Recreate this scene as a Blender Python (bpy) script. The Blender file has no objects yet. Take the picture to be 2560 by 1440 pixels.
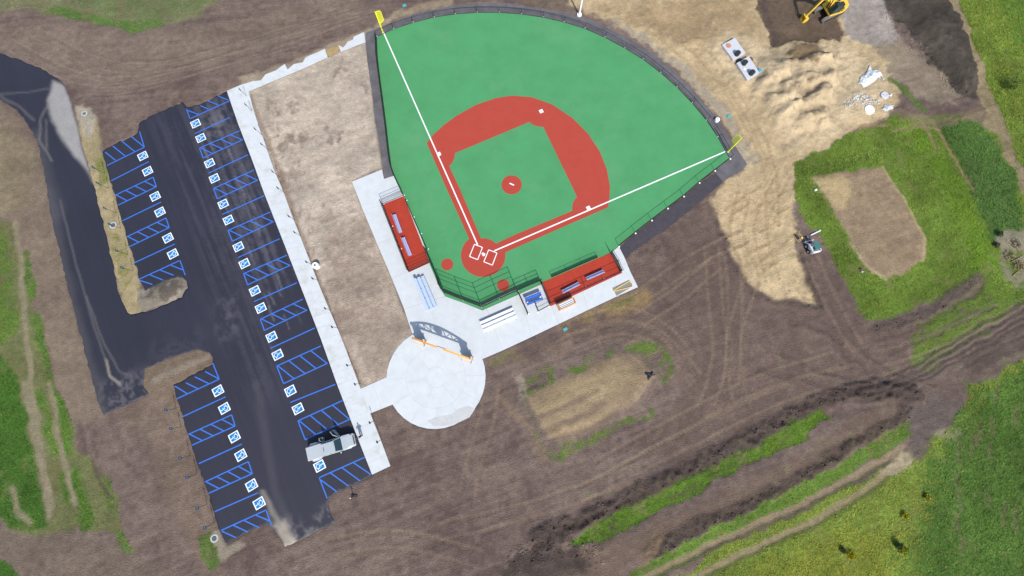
import bpy, bmesh, math, random
import numpy as np
from mathutils import Vector, Matrix
from mathutils.geometry import delaunay_2d_cdt, tessellate_polygon

# ------------------------------------------------------------------ camera, sky, sun
sc = bpy.context.scene
FOC, TILT, CAMH = 1050.0, math.radians(11.0), 62.5      # focal length in 2560-wide pixels, tilt from straight down
cd = bpy.data.cameras.new('camera'); cam = bpy.data.objects.new('camera', cd)
sc.collection.objects.link(cam)
cam.location = (0, 0, CAMH); cam.rotation_euler = (TILT, 0, 0)
cd.sensor_width = 36.0; cd.lens = 36.0 * FOC / 2560.0; cd.clip_end = 3000.0
sc.camera = cam
SUN_EL, SUN_AZ = math.radians(45), math.radians(-22)     # shadows fall towards SUN_AZ (clockwise from +Y)
world = bpy.data.worlds.new('World'); sc.world = world; world.use_nodes = True
nt = world.node_tree; bg = nt.nodes['Background']
sky = nt.nodes.new('ShaderNodeTexSky'); sky.sky_type = 'NISHITA'; sky.sun_disc = False
sky.sun_elevation = SUN_EL; sky.sun_rotation = SUN_AZ + math.pi; sky.air_density = 1.2; sky.dust_density = 1.5
nt.links.new(sky.outputs[0], bg.inputs[0]); bg.inputs[1].default_value = 0.135
sd = bpy.data.lights.new('sun', 'SUN'); sd.energy = 3.9; sd.angle = math.radians(0.5); sd.color = (1.0, 0.955, 0.88)
sun = bpy.data.objects.new('sun', sd); sc.collection.objects.link(sun)
_d = Vector((math.sin(SUN_AZ) * math.cos(SUN_EL), math.cos(SUN_AZ) * math.cos(SUN_EL), -math.sin(SUN_EL)))
sun.rotation_euler = _d.to_track_quat('-Z', 'Y').to_euler(); sun.location = -_d * 150
vs = sc.view_settings; vs.view_transform = 'Standard'; vs.look = 'None'; vs.gamma = 1.0; vs.use_curve_mapping = False
vs.exposure = 0.27
sc.render.engine = 'CYCLES'; sc.cycles.max_bounces = 6; sc.cycles.transparent_max_bounces = 12
KEXP = 1.45          # shown value / albedo for a sunlit level surface

random.seed(7); rng = np.random.default_rng(7)
COL = sc.collection
CT, ST = math.cos(TILT), math.sin(TILT)

def PXY(px, py, z=0.0):
    """photo pixel -> (x, y) on the level plane at height z"""
    dx = (px - 1280.0) / FOC; dy = -(py - 720.0) / FOC
    Y = dy * CT + ST; Z = dy * ST - CT
    k = (CAMH - z) / -Z
    return (dx * k, Y * k)
def P(px, py, z=0.0):
    x, y = PXY(px, py, z); return Vector((x, y, z))
def pxs(pts, z=0.0): return [PXY(a, b, z) for a, b in pts]
def s2l(c):
    return tuple(((v / 255.0) / 12.92 if v <= 10 else ((v / 255.0 + 0.055) / 1.055) ** 2.4) for v in c)
def A(r, g, b, k=None):
    """albedo whose sunlit look is the given sRGB value"""
    return tuple(v / (k or KEXP) for v in s2l((r, g, b)))

# ------------------------------------------------------------------ materials
MATS = {}
def mat(name, col=(.5, .5, .5), rough=.7, metal=0.0, var=0.0, vscale=3.0, spec=0.3, bump=0.0, bscale=20.0, rnd=0.0):
    if name in MATS: return MATS[name]
    m = bpy.data.materials.new(name); m.use_nodes = True
    n = m.node_tree; b = n.nodes['Principled BSDF']
    b.inputs['Roughness'].default_value = rough; b.inputs['Metallic'].default_value = metal
    b.inputs['Specular IOR Level'].default_value = spec
    b.inputs['Base Color'].default_value = (*col, 1)
    if var > 0 or rnd > 0:
        tc = n.nodes.new('ShaderNodeNewGeometry')
        nz = n.nodes.new('ShaderNodeTexNoise'); nz.inputs['Scale'].default_value = vscale; nz.inputs['Detail'].default_value = 6
        nz.inputs['Roughness'].default_value = .65
        n.links.new(tc.outputs['Position'], nz.inputs['Vector'])
        mr = n.nodes.new('ShaderNodeMapRange'); mr.inputs[1].default_value = .25; mr.inputs[2].default_value = .75
        mr.inputs[3].default_value = 1 - var; mr.inputs[4].default_value = 1 + var
        n.links.new(nz.outputs[0], mr.inputs[0])
        out = mr.outputs[0]
        if rnd > 0:
            oi = n.nodes.new('ShaderNodeObjectInfo')
            m2 = n.nodes.new('ShaderNodeMapRange'); m2.inputs[3].default_value = 1 - rnd; m2.inputs[4].default_value = 1 + rnd
            n.links.new(oi.outputs['Random'], m2.inputs[0])
            mu = n.nodes.new('ShaderNodeMath'); mu.operation = 'MULTIPLY'
            n.links.new(out, mu.inputs[0]); n.links.new(m2.outputs[0], mu.inputs[1]); out = mu.outputs[0]
        vm = n.nodes.new('ShaderNodeVectorMath'); vm.operation = 'SCALE'; vm.inputs[0].default_value = col
        n.links.new(out, vm.inputs['Scale']); n.links.new(vm.outputs[0], b.inputs['Base Color'])
    if bump > 0:
        tc = n.nodes.new('ShaderNodeNewGeometry')
        nz = n.nodes.new('ShaderNodeTexNoise'); nz.inputs['Scale'].default_value = bscale; nz.inputs['Detail'].default_value = 4
        n.links.new(tc.outputs['Position'], nz.inputs['Vector'])
        bp = n.nodes.new('ShaderNodeBump'); bp.inputs['Strength'].default_value = bump; bp.inputs['Distance'].default_value = .02
        n.links.new(nz.outputs[0], bp.inputs['Height']); n.links.new(bp.outputs[0], b.inputs['Normal'])
    MATS[name] = m; return m
def stain(name, base, col, scale, lo, hi, amt):
    m = MATS[base].copy(); m.name = name; n = m.node_tree; b = n.nodes['Principled BSDF']; src = b.inputs['Base Color'].links[0].from_socket
    g = n.nodes.new('ShaderNodeNewGeometry'); nz = n.nodes.new('ShaderNodeTexNoise'); nz.inputs['Scale'].default_value = scale; nz.inputs['Detail'].default_value = 8; nz.inputs['Roughness'].default_value = .65
    n.links.new(g.outputs['Position'], nz.inputs['Vector']); mr = n.nodes.new('ShaderNodeMapRange'); mr.inputs[1].default_value = lo; mr.inputs[2].default_value = hi; mr.inputs[4].default_value = amt; n.links.new(nz.outputs[0], mr.inputs[0])
    mx = n.nodes.new('ShaderNodeMix'); mx.data_type = 'RGBA'; n.links.new(mr.outputs[0], mx.inputs[0]); n.links.new(src, mx.inputs[6]); mx.inputs[7].default_value = (*col, 1); n.links.new(mx.outputs[2], b.inputs['Base Color'])
    MATS[name] = m; return m
def attr_mat(name, attr, var=.25, scales=(1.2, 9.0), bump=.5, bscale=8.0, bdist=.05, rough=.95, spec=.1):
    """colour from a painted attribute, broken up by noise at two scales"""
    m = bpy.data.materials.new(name); m.use_nodes = True; n = m.node_tree; b = n.nodes['Principled BSDF']
    b.inputs['Roughness'].default_value = rough; b.inputs['Specular IOR Level'].default_value = spec
    at = n.nodes.new('ShaderNodeAttribute'); at.attribute_name = attr
    g = n.nodes.new('ShaderNodeNewGeometry'); prev = None
    for s in scales:
        nz = n.nodes.new('ShaderNodeTexNoise'); nz.inputs['Scale'].default_value = s; nz.inputs['Detail'].default_value = 7
        nz.inputs['Roughness'].default_value = .7
        n.links.new(g.outputs['Position'], nz.inputs['Vector'])
        mr = n.nodes.new('ShaderNodeMapRange'); mr.inputs[1].default_value = .28; mr.inputs[2].default_value = .72
        mr.inputs[3].default_value = 1 - var; mr.inputs[4].default_value = 1 + var
        n.links.new(nz.outputs[0], mr.inputs[0])
        if prev is None: prev = mr.outputs[0]
        else:
            mu = n.nodes.new('ShaderNodeMath'); mu.operation = 'MULTIPLY'
            n.links.new(prev, mu.inputs[0]); n.links.new(mr.outputs[0], mu.inputs[1]); prev = mu.outputs[0]
    vm = n.nodes.new('ShaderNodeVectorMath'); vm.operation = 'SCALE'
    n.links.new(at.outputs['Color'], vm.inputs[0]); n.links.new(prev, vm.inputs['Scale'])
    n.links.new(vm.outputs[0], b.inputs['Base Color'])
    if bump > 0:
        nz = n.nodes.new('ShaderNodeTexNoise'); nz.inputs['Scale'].default_value = bscale; nz.inputs['Detail'].default_value = 6
        n.links.new(g.outputs['Position'], nz.inputs['Vector'])
        bp = n.nodes.new('ShaderNodeBump'); bp.inputs['Strength'].default_value = bump; bp.inputs['Distance'].default_value = bdist
        n.links.new(nz.outputs[0], bp.inputs['Height']); n.links.new(bp.outputs[0], b.inputs['Normal'])
    MATS[name] = m; return m
def mesh_mat(name, col, opacity):
    """woven wire seen from far away: part wire, part air"""
    m = bpy.data.materials.new(name); m.use_nodes = True; n = m.node_tree
    b = n.nodes['Principled BSDF']; b.inputs['Base Color'].default_value = (*col, 1); b.inputs['Roughness'].default_value = .6
    tr = n.nodes.new('ShaderNodeBsdfTransparent'); mx = n.nodes.new('ShaderNodeMixShader'); mx.inputs[0].default_value = opacity
    n.links.new(tr.outputs[0], mx.inputs[1]); n.links.new(b.outputs[0], mx.inputs[2])
    n.links.new(mx.outputs[0], n.nodes['Material Output'].inputs[0]); MATS[name] = m; return m

mat('concrete', (.515, .545, .57), .85, var=.08, vscale=.9, bump=.15, bscale=30, rnd=.018)
stain('walk_concrete', 'concrete', (.40, .37, .32), .55, .52, .72, .6)
mat('old_concrete', (.40, .40, .39), .9, var=.16, vscale=1.2, bump=.2, rnd=.05)
mat('grey_pad', (.22, .21, .21), .9, var=.15, vscale=2)
mat('turf', A(90, 168, 112), .9, var=.10, vscale=.22, spec=.15, bump=.15, bscale=60)
mat('red_rubber', A(195, 81, 68), .9, var=.04, vscale=.6, spec=.15, bump=.12, bscale=60)
stain('turf_worn', 'turf', A(132, 182, 140), .10, .52, .78, .45); stain('turf_worn', 'turf_worn', A(70, 150, 88), 9.0, .45, .75, .25)
stain('red_worn', 'red_rubber', A(188, 98, 84), .5, .5, .8, .4); stain('red_worn', 'red_worn', A(176, 66, 58), 9.0, .45, .75, .25)
mat('red_floor', A(192, 72, 55), .85, var=.10, vscale=1.0, spec=.15)
mat('white_paint', (.80, .80, .80), .6, var=.04, vscale=2)
mat('blue_paint', A(66, 128, 234), .6, var=.10, vscale=2.5)
mat('sign_blue', A(20, 142, 212), .6, var=.05, vscale=3)
mat('black_steel', (.015, .017, .02), .5, spec=.4)
mat('screen_black', (.02, .022, .028), .7)
mat('galvanised', (.55, .57, .60), .35, metal=.7, var=.06)
mat('aluminium', (.82, .84, .87), .42, metal=.15, var=.03, vscale=4)
mat('sky_tinted_aluminium', (.50, .60, .78), .40, metal=.2, var=.03, vscale=4)  # left bleacher planks: sky reflection painted in as a blue base colour
mat('bench_aluminium', (.40, .44, .68), .45, metal=.2, var=.03, vscale=4)
mat('yellow_paint', (.80, .78, .02), .5)
mat('cat_yellow', (.72, .48, .06), .5, var=.08)
mat('dark_machine', (.03, .035, .035), .6)
mat('track_steel', (.25, .23, .21), .8, var=.2, vscale=8)
mat('rubber', (.02, .02, .022), .8)
mat('glass_dark', (.02, .045, .055), .08, spec=.6)
mat('truck_paint', (.52, .56, .58), .28, metal=.35, spec=.5, var=.02)
mat('truck_cover', (.48, .51, .54), .4, metal=.25)
mat('orange_steel', (.78, .34, .06), .5)
mat('steel_grey', (.30, .33, .37), .5, metal=.3)
mat('brick_brown', (.24, .10, .07), .85, var=.15, vscale=6)
mat('cast_stone', (.55, .52, .47), .85, var=.05)
mat('sign_panel', (.50, .53, .56), .5)
mat('white_plastic', (.80, .80, .80), .5)
mat('teal_plastic', (.06, .36, .38), .5)
mat('blue_plastic', (.015, .11, .52), .45)
mat('black_plastic', (.025, .035, .035), .45)
mat('terracotta', (.45, .22, .14), .8)
mat('clay_lid', (.14, .07, .06), .8)
mat('tank_concrete', (.50, .51, .55), .9, var=.10, vscale=2.0)
mat('rubble', (.52, .55, .57), .9, var=.35, vscale=2.2, rnd=.2, bump=.5, bscale=6)
mat('dark_cloth', (.02, .022, .03), .9)
mat('denim', (.05, .07, .14), .9)
mat('skin', (.55, .32, .25), .6)
mat('hair', (.06, .04, .03), .8)
mat('seat_blue', (.07, .12, .30), .8)
mat('lamp_white', (.8, .8, .8), .3)
mat('tail_red', (.4, .02, .02), .3)
mat('wood', (.35, .25, .15), .8, var=.2, vscale=6)
mat('tarp_black', (.02, .022, .035), .35, spec=.5)
mat('machine_white', (.66, .66, .72), .4, var=.05)
mat('green_roof', (.05, .16, .15), .35)
mat('yellow_bar', (.75, .55, .13), .5)
mesh_mat('chain_link', (.012, .016, .018), .09)
mesh_mat('windscreen', (.010, .014, .022), .86)
mesh_mat('yellow_mesh', (.75, .72, .02), .55)

# ------------------------------------------------------------------ object helpers
def link(o): COL.objects.link(o); return o
def tag(o, label=None, cat=None, group=None, kind=None):
    for k, v in (('label', label), ('category', cat), ('group', group), ('kind', kind)):
        if v: o[k] = v
    return o
def thing(name, label, cat, loc=(0, 0, 0), rz=0.0, group=None):
    o = link(bpy.data.objects.new(name, None)); o.location = loc; o.rotation_euler = (0, 0, rz)
    o.empty_display_size = .3
    return tag(o, label, cat, group)
class MB:
    """collects shapes, builds ONE mesh object"""
    def __init__(s): s.v = []; s.f = []
    def add(s, vs, fs):
        k = len(s.v); s.v += [tuple(v) for v in vs]; s.f += [tuple(i + k for i in f) for f in fs]; return s
    def box(s, c, d, rz=0.0, M=None):
        x, y, z = (t / 2 for t in d); vs = []
        R = M or Matrix.Rotation(rz, 3, 'Z')
        for a in (-x, x):
            for b in (-y, y):
                for e in (-z, z): vs.append(Vector(c) + R @ Vector((a, b, e)))
        return s.add(vs, [(0, 1, 3, 2), (4, 6, 7, 5), (0, 4, 5, 1), (2, 3, 7, 6), (0, 2, 6, 4), (1, 5, 7, 3)])
    def bar(s, p, q, w, h=None):
        p, q = Vector(p), Vector(q); d = q - p; L = d.length
        if L < 1e-6: return s
        x = d / L; up = Vector((0, 0, 1)) if abs(x.z) < .95 else Vector((1, 0, 0))
        y = up.cross(x).normalized(); z = x.cross(y)
        M = Matrix((x, y, z)).transposed()
        return s.box((p + q) / 2, (L, w, h or w), M=M)
    def tube(s, p, q, r, r2=None, n=8, caps=True):
        p, q = Vector(p), Vector(q); d = (q - p).normalized(); r2 = r if r2 is None else r2
        up = Vector((0, 0, 1)) if abs(d.z) < .95 else Vector((1, 0, 0))
        a = up.cross(d).normalized(); b = d.cross(a); vs = []
        for c, rr in ((p, r), (q, r2)):
            for i in range(n):
                t = 2 * math.pi * i / n; vs.append(c + a * (rr * math.cos(t)) + b * (rr * math.sin(t)))
        fs = [(i, (i + 1) % n, n + (i + 1) % n, n + i) for i in range(n)]
        if caps: fs += [tuple(range(n - 1, -1, -1)), tuple(range(n, 2 * n))]
        return s.add(vs, fs)
    def path(s, pts, r, n=6):
        for a, b in zip(pts[:-1], pts[1:]): s.tube(a, b, r, n=n)
        return s
    def lathe(s, prof, c=(0, 0, 0), n=20):
        vs = []; fs = []; m = len(prof)
        for r, z in prof:
            for i in range(n):
                t = 2 * math.pi * i / n; vs.append((c[0] + r * math.cos(t), c[1] + r * math.sin(t), c[2] + z))
        for j in range(m - 1):
            for i in range(n): fs.append((j * n + i, j * n + (i + 1) % n, (j + 1) * n + (i + 1) % n, (j + 1) * n + i))
        fs.append(tuple(range(n - 1, -1, -1))); fs.append(tuple((m - 1) * n + i for i in range(n)))
        return s.add(vs, fs)
    def prism(s, poly, z0, z1, bottom=False):
        """poly: list of (x, y); top at z1, skirt down to z0"""
        n = len(poly); a = sum(poly[i][0] * poly[(i + 1) % n][1] - poly[(i + 1) % n][0] * poly[i][1] for i in range(n))
        if a < 0: poly = poly[::-1]
        vs = [(x, y, z1) for x, y in poly] + [(x, y, z0) for x, y in poly]
        tris = tessellate_polygon([[Vector((x, y, 0)) for x, y in poly]]); fs = []
        for t in tris:
            (x0, y0), (x1, y1), (x2, y2) = (poly[i] for i in t)
            fs.append(tuple(t) if (x1 - x0) * (y2 - y0) - (x2 - x0) * (y1 - y0) > 0 else tuple(t)[::-1])
        if bottom: fs += [tuple(i + n for i in f[::-1]) for f in fs]
        fs += [(i, n + i, n + (i + 1) % n, (i + 1) % n) for i in range(n)]
        return s.add(vs, fs)
    def extr(s, prof, axis0, axis1, axis2, o, w):
        """closed profile (u, v) in the axis0/axis1 plane, extruded +-w/2 along axis2"""
        o = Vector(o); a0, a1, a2 = Vector(axis0), Vector(axis1), Vector(axis2); n = len(prof)
        vs = [o + a0 * u + a1 * v + a2 * (k * w / 2) for k in (-1, 1) for u, v in prof]
        tris = tessellate_polygon([[Vector((u, v, 0)) for u, v in prof]])
        fs = [tuple(t) for t in tris] + [tuple(i + n for i in t[::-1]) for t in tris]
        fs += [(i, (i + 1) % n, n + (i + 1) % n, n + i) for i in range(n)]
        return s.add(vs, fs)
    def build(s, name, m, parent=None, off=None, smooth=False, bevel=0.0):
        me = bpy.data.meshes.new(name); o = Vector(off) if off is not None else Vector((0, 0, 0))
        me.from_pydata([(v[0] - o[0], v[1] - o[1], v[2] - o[2]) for v in s.v], [], s.f)
        bm = bmesh.new(); bm.from_mesh(me); bmesh.ops.recalc_face_normals(bm, faces=bm.faces); bm.to_mesh(me); bm.free()
        if smooth: me.polygons.foreach_set('use_smooth', [True] * len(me.polygons))
        me.materials.append(MATS[m] if isinstance(m, str) else m)
        ob = link(bpy.data.objects.new(name, me))
        if parent is not None: ob.parent = parent
        if bevel:
            md = ob.modifiers.new('bevel', 'BEVEL'); md.width = bevel; md.segments = 2; md.limit_method = 'ANGLE'
        if smooth and not bevel:
            pass
        return ob
def copy_tree(o, parent=None):
    c = o.copy(); COL.objects.link(c)
    if parent is not None: c.parent = parent
    for ch in list(o.children): copy_tree(ch, c)
    return c
def sheet(name, poly, z, m, parent=None, depth=.06, kind='structure', off=None):
    b = MB().prism(poly, z - depth, z)
    o = b.build(name, m, parent, off)
    if kind and parent is None: o['kind'] = kind
    return o

# ------------------------------------------------------------------ noise and painting on the ground grid
def _h(ix, iy, seed):
    n = (ix * 374761393 + iy * 668265263 + seed * 1274126177) & 0xffffffff
    n = ((n ^ (n >> 13)) * 1274126177) & 0xffffffff
    return ((n ^ (n >> 16)) & 0xffff) / 65535.0
def vn(x, y, seed=0):
    fx, fy = np.floor(x), np.floor(y); ix, iy = fx.astype(np.int64), fy.astype(np.int64)
    u, v = x - fx, y - fy; u = u * u * (3 - 2 * u); v = v * v * (3 - 2 * v)
    a, b = _h(ix, iy, seed), _h(ix + 1, iy, seed); c, d = _h(ix, iy + 1, seed), _h(ix + 1, iy + 1, seed)
    return (a * (1 - u) + b * u) * (1 - v) + (c * (1 - u) + d * u) * v
def fbm(x, y, seed=0, oct=4, gain=.5):
    t = 0; a = 1; s = 0
    for k in range(oct): t = t + a * vn(x * 2 ** k, y * 2 ** k, seed + k * 17); s += a; a *= gain
    return t / s
def sst(a, b, x):
    t = np.clip((x - a) / (b - a), 0, 1); return t * t * (3 - 2 * t)
def seg_dist(pts, X, Y, closed=True):
    d2 = np.full(X.shape, 1e12); n = len(pts)
    for i in range(n if closed else n - 1):
        (ax, ay), (bx, by) = pts[i], pts[(i + 1) % n]; ex, ey = bx - ax, by - ay
        L = ex * ex + ey * ey + 1e-12
        t = np.clip(((X - ax) * ex + (Y - ay) * ey) / L, 0, 1)
        d2 = np.minimum(d2, (X - ax - t * ex) ** 2 + (Y - ay - t * ey) ** 2)
    return np.sqrt(d2)
def inside(pts, X, Y):
    r = np.zeros(X.shape, bool); n = len(pts)
    for i in range(n):
        (ax, ay), (bx, by) = pts[i], pts[(i + 1) % n]
        if ay == by: continue
        c = ((ay > Y) != (by > Y)) & (X < (bx - ax) * (Y - ay) / (by - ay) + ax); r ^= c
    return r
def sdf(pts, X, Y):
    d = seg_dist(pts, X, Y); return np.where(inside(pts, X, Y), -d, d)

STEP = .2
def lerp_(p, q, t): return (p[0] + (q[0] - p[0]) * t, p[1] + (q[1] - p[1]) * t)
def axis(lo, hi):
    core = np.arange(lo, hi + 1e-6, STEP); out = np.cumsum(np.geomspace(.4, 60, 22))
    return np.concatenate([(lo - out)[::-1], core, hi + out])
gx, gy = axis(-94, 94), axis(-30, 76)
GX, GY = np.meshgrid(gx, gy); SH = GX.shape; X, Y = GX.ravel(), GY.ravel()
N1, N2, N3 = fbm(X / 14, Y / 14, 1), fbm(X / 3.2, Y / 3.2, 2), fbm(X / .8, Y / .8, 3, 3)
WARPX, WARPY = fbm(X / 2.2, Y / 2.2, 5) - .5, fbm(X / 2.2, Y / 2.2, 6) - .5
def rotn(ang, su, sv, seed):
    c, s_ = math.cos(ang), math.sin(ang)
    return fbm((X * c + Y * s_) / su, (-X * s_ + Y * c) / sv, seed, 4, .6)
def dirang(p, q):
    a, b = PXY(*p), PXY(*q); return math.atan2(b[1] - a[1], b[0] - a[0])
AN_B = dirang((1100, 1400), (2100, 1000)); AN_L = dirang((150, 600), (300, 1200)); AN_T = dirang((100, 120), (900, 40))
ST_B, ST_L, ST_T = rotn(AN_B, 9, .55, 11), rotn(AN_L, 9, .6, 12), rotn(AN_T, 10, .7, 13)
HGT = np.full(X.shape, .03); RGB = np.zeros((X.size, 3)); GRASS = np.zeros(X.size); GCOL = np.zeros((X.size, 3)); CLOD = np.zeros(X.size)

def sel(pts, pad):
    a = np.array(pts); lo, hi = a.min(0) - pad, a.max(0) + pad
    return np.nonzero((X > lo[0]) & (X < hi[0]) & (Y > lo[1]) & (Y < hi[1]))[0]
def mask_poly(ppx, soft=.8, warp=1.0):
    pts = pxs(ppx); i = sel(pts, soft + warp + 1)
    d = sdf(pts, X[i] + WARPX[i] * 2 * warp, Y[i] + WARPY[i] * 2 * warp) + (N3[i] - .5) * 1.6 * min(warp, 1.2)
    return i, 1 - sst(-soft * .7, soft * .7, d), d
def paint(ppx, col, soft=.8, warp=1.0, alpha=1.0, var=.12, grass=None, dz=0.0, patch=None, relief=0.0):
    i, m, d = mask_poly(ppx, soft * (1.5 if grass is not None else 1), warp)
    if grass is not None: m = sst(.22, .78, m + (N3[i] - .5) * .8 + (N2[i] - .5) * .3)
    m = m * alpha
    if patch is not None:
        m = m * sst(patch - .10, patch + .10, N2[i] * .6 + N3[i] * .4)
    c = np.array(A(*col))[None, :] * (1 + var * 2 * (N2[i] - .5) * 2)[:, None]
    c = c * (1 + .16 * (N3[i] - .5) * 2 * (1 if grass is None else .5))[:, None]
    RGB[i] = RGB[i] * (1 - m)[:, None] + c * m[:, None]
    if grass is None: GRASS[i] *= 1 - m
    else:
        GRASS[i] = GRASS[i] * (1 - m) + grass * m
        GCOL[i] = GCOL[i] * (1 - m)[:, None] + c * m[:, None]
    if dz: HGT[i] += dz * m
    if relief: HGT[i] += relief * m * ((N2[i] - .5) * 1.2 + (N3[i] - .5) * .6)
    return i, m
def stroke(ppx, w, col=None, alpha=.7, soft=.25, warp=.25, dz=0.0, brk=0.0, grass=None, clod=0.0, rough=0.0, bank=0.0):
    pts = pxs(ppx); i = sel(pts, w + soft + warp + 1)
    d = seg_dist(pts, X[i] + WARPX[i] * 2 * warp, Y[i] + WARPY[i] * 2 * warp, closed=False)
    m = 1 - sst(w / 2 - soft, w / 2 + soft, d)
    if brk: m = m * sst(brk - .15, brk + .15, N2[i])
    ma = m * alpha
    if col is not None:
        c = np.array(A(*col))[None, :] * (.85 + .3 * N3[i])[:, None]
        RGB[i] = RGB[i] * (1 - ma)[:, None] + c * ma[:, None]
        if grass is not None: GCOL[i] = GCOL[i] * (1 - ma)[:, None] + c * ma[:, None]
    GRASS[i] = GRASS[i] * (1 - ma) + (grass or 0) * ma
    if dz: HGT[i] += dz * m * (1 + rough * (N3[i] - .5) * 2)
    if bank: HGT[i] += bank * np.exp(-((d - w / 2 - .1) / .18) ** 2)
    if clod: CLOD[i] = np.maximum(CLOD[i], clod * m)
def smooth_path(ppx, n=8):
    q = []; P_ = [ppx[0]] + list(ppx) + [ppx[-1]]
    for k in range(1, len(P_) - 2):
        p0, p1, p2, p3 = (np.array(P_[k + j], float) for j in (-1, 0, 1, 2))
        for t in np.linspace(0, 1, n, endpoint=False): q.append(tuple(.5 * (2 * p1 + (p2 - p0) * t + (2 * p0 - 5 * p1 + 4 * p2 - p3) * t * t + (3 * p1 - p0 - 3 * p2 + p3) * t ** 3)))
    return q + [tuple(ppx[-1])]
def seg_dist_s(pts, X, Y):
    d2 = np.full(X.shape, 1e12); S = np.zeros(X.shape); acc = 0.0
    for i in range(len(pts) - 1):
        (ax, ay), (bx, by) = pts[i], pts[i + 1]; ex, ey = bx - ax, by - ay; L = ex * ex + ey * ey + 1e-12
        t = np.clip(((X - ax) * ex + (Y - ay) * ey) / L, 0, 1); q = (X - ax - t * ex) ** 2 + (Y - ay - t * ey) ** 2
        k = q < d2; d2 = np.where(k, q, d2); S = np.where(k, acc + t * math.sqrt(L), S); acc += math.sqrt(L)
    return np.sqrt(d2), S
def tracks(ppx, gauge=1.9, w=.42, col=(140, 122, 108), alpha=.45, dz=-.035, soft=.12):
    """a pair of wheel ruts along a path"""
    pts = [Vector(PXY(*p)) for p in smooth_path(ppx)]
    for sgn in (-1, 1):
        o = []
        for k, p in enumerate(pts):
            t = (pts[min(k + 1, len(pts) - 1)] - pts[max(k - 1, 0)]).normalized()
            o.append(p + Vector((-t.y, t.x)) * (sgn * gauge / 2))
        i = sel([tuple(q) for q in o], w + 1)
        d, S_ = seg_dist_s([tuple(q) for q in o], X[i] + WARPX[i] * .3, Y[i] + WARPY[i] * .3); tread = np.sin(S_ * (2 * math.pi / .62))
        m = (1 - sst(w / 2 - soft, w / 2 + soft, d)); ma = m * alpha * (.55 + .9 * N2[i]).clip(0, 1)
        c = np.array(A(*col))[None, :] * (.85 + .3 * N3[i] + .10 * tread)[:, None]
        RGB[i] = RGB[i] * (1 - ma)[:, None] + c * ma[:, None]; GRASS[i] *= 1 - m * .9
        HGT[i] += dz * m + .016 * tread * m + .03 * np.exp(-((d - w / 2 - .12) / .12) ** 2)
def mound(ppx, h, slope=2.0, warp=.5):
    pts = pxs(ppx); i = sel(pts, slope + 2)
    d = sdf(pts, X[i] + WARPX[i] * 2 * warp, Y[i] + WARPY[i] * 2 * warp)
    HGT[i] += h * (1 - sst(-slope * .5, slope * .5, d)) * (1 + .35 * (N2[i] - .5))

# base soil: graded brown earth, streaked along the way the machines ran
wl = 1 - sst(-62, -44, X - .28 * Y); wt = sst(40, 52, Y - .1 * X)
STK = ST_B * (1 - wl) * (1 - wt) + ST_L * wl * (1 - wt) + ST_T * wt
b0, b1 = np.array(A(104, 88, 83)), np.array(A(139, 121, 111))
tt = np.clip(.5 + (N1 - .5) * 1.1 + (STK - .5) * .95 + (N3 - .5) * .9 + (N2 - .5) * .8, 0, 1)
RGB[:] = b0 + (b1 - b0) * tt[:, None]
HGT += (N1 - .5) * .10 + (STK - .5) * .09 + (N2 - .5) * .07 + (N3 - .5) * .07
CLOD += .02

# --- top left and left
paint([(-200, 300), (0, 262), (60, 300), (100, 390), (120, 480), (150, 620), (190, 780), (230, 930), (260, 1040), (150, 1060), (110, 950), (60, 700), (20, 540), (-200, 560)], (142, 126, 108), 1.6, 1.0, .7)
paint([(-200, 330), (0, 300), (60, 360), (90, 480), (60, 520), (0, 540), (-200, 560)], (140, 130, 100), 1.5, 1.6, .5, grass=.3)
paint([(-300, -200), (640, -200), (560, 0), (520, 28), (430, 55), (350, 74), (250, 56), (150, 34), (60, 24), (-300, 16)], (132, 133, 98), 1.2, 1.6, .95, grass=.55)
paint([(150, 12), (260, 40), (350, 60), (440, 35), (500, 20), (560, -40), (300, -60)], (112, 128, 82), 1.0, 1.6, .8, grass=.8, patch=.45)
stroke([(130, 26), (200, 42), (280, 58), (340, 70), (400, 56)], 1.6, (92, 132, 58), .8, .5, .6, grass=1.0)
paint([(-200, 545), (0, 545), (28, 555), (50, 640), (75, 740), (100, 830), (130, 930), (160, 1040), (190, 1110), (235, 1160), (285, 1240), (330, 1380), (280, 1350), (220, 1310), (150, 1330), (90, 1345), (0, 1308), (-200, 1300)], (126, 132, 86), 1.0, 1.2, .95, grass=.7)
paint([(-200, 560), (0, 560), (22, 620), (40, 700), (55, 790), (40, 830), (0, 860), (-200, 860)], (104, 136, 58), .8, 1.0, .85, grass=1.1, patch=.36)
paint([(-200, 880), (0, 880), (40, 930), (62, 1010), (80, 1120), (112, 1240), (116, 1310), (70, 1330), (0, 1300), (-200, 1300)], (78, 122, 46), .8, .8, .95, grass=1.4)
for pts in ([(60, 640), (90, 790), (130, 960), (160, 1100), (215, 1290)], [(100, 980), (135, 1120), (180, 1270), (215, 1320)], [(150, 1000), (175, 1120), (210, 1230), (225, 1310)], [(255, 1190), (285, 1290), (315, 1370)]):
    stroke(pts, 1.1, (92, 134, 50), .8, .4, .7, grass=1.3, brk=.4)
for pts in ([(38, 560), (58, 700), (66, 830), (78, 960), (105, 1130), (122, 1290)], [(62, 960), (92, 1120), (130, 1270)], [(125, 960), (150, 1110), (190, 1260)], [(30, 1220), (45, 1280), (75, 1310)]):
    stroke(pts, .9, (152, 140, 116), .85, .3, .4, dz=-.05)
paint([(-200, 1310), (0, 1310), (90, 1350), (200, 1330), (320, 1380), (480, 1440), (480, 1700), (-200, 1700)], (124, 110, 98), .8, .9, .8)
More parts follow.
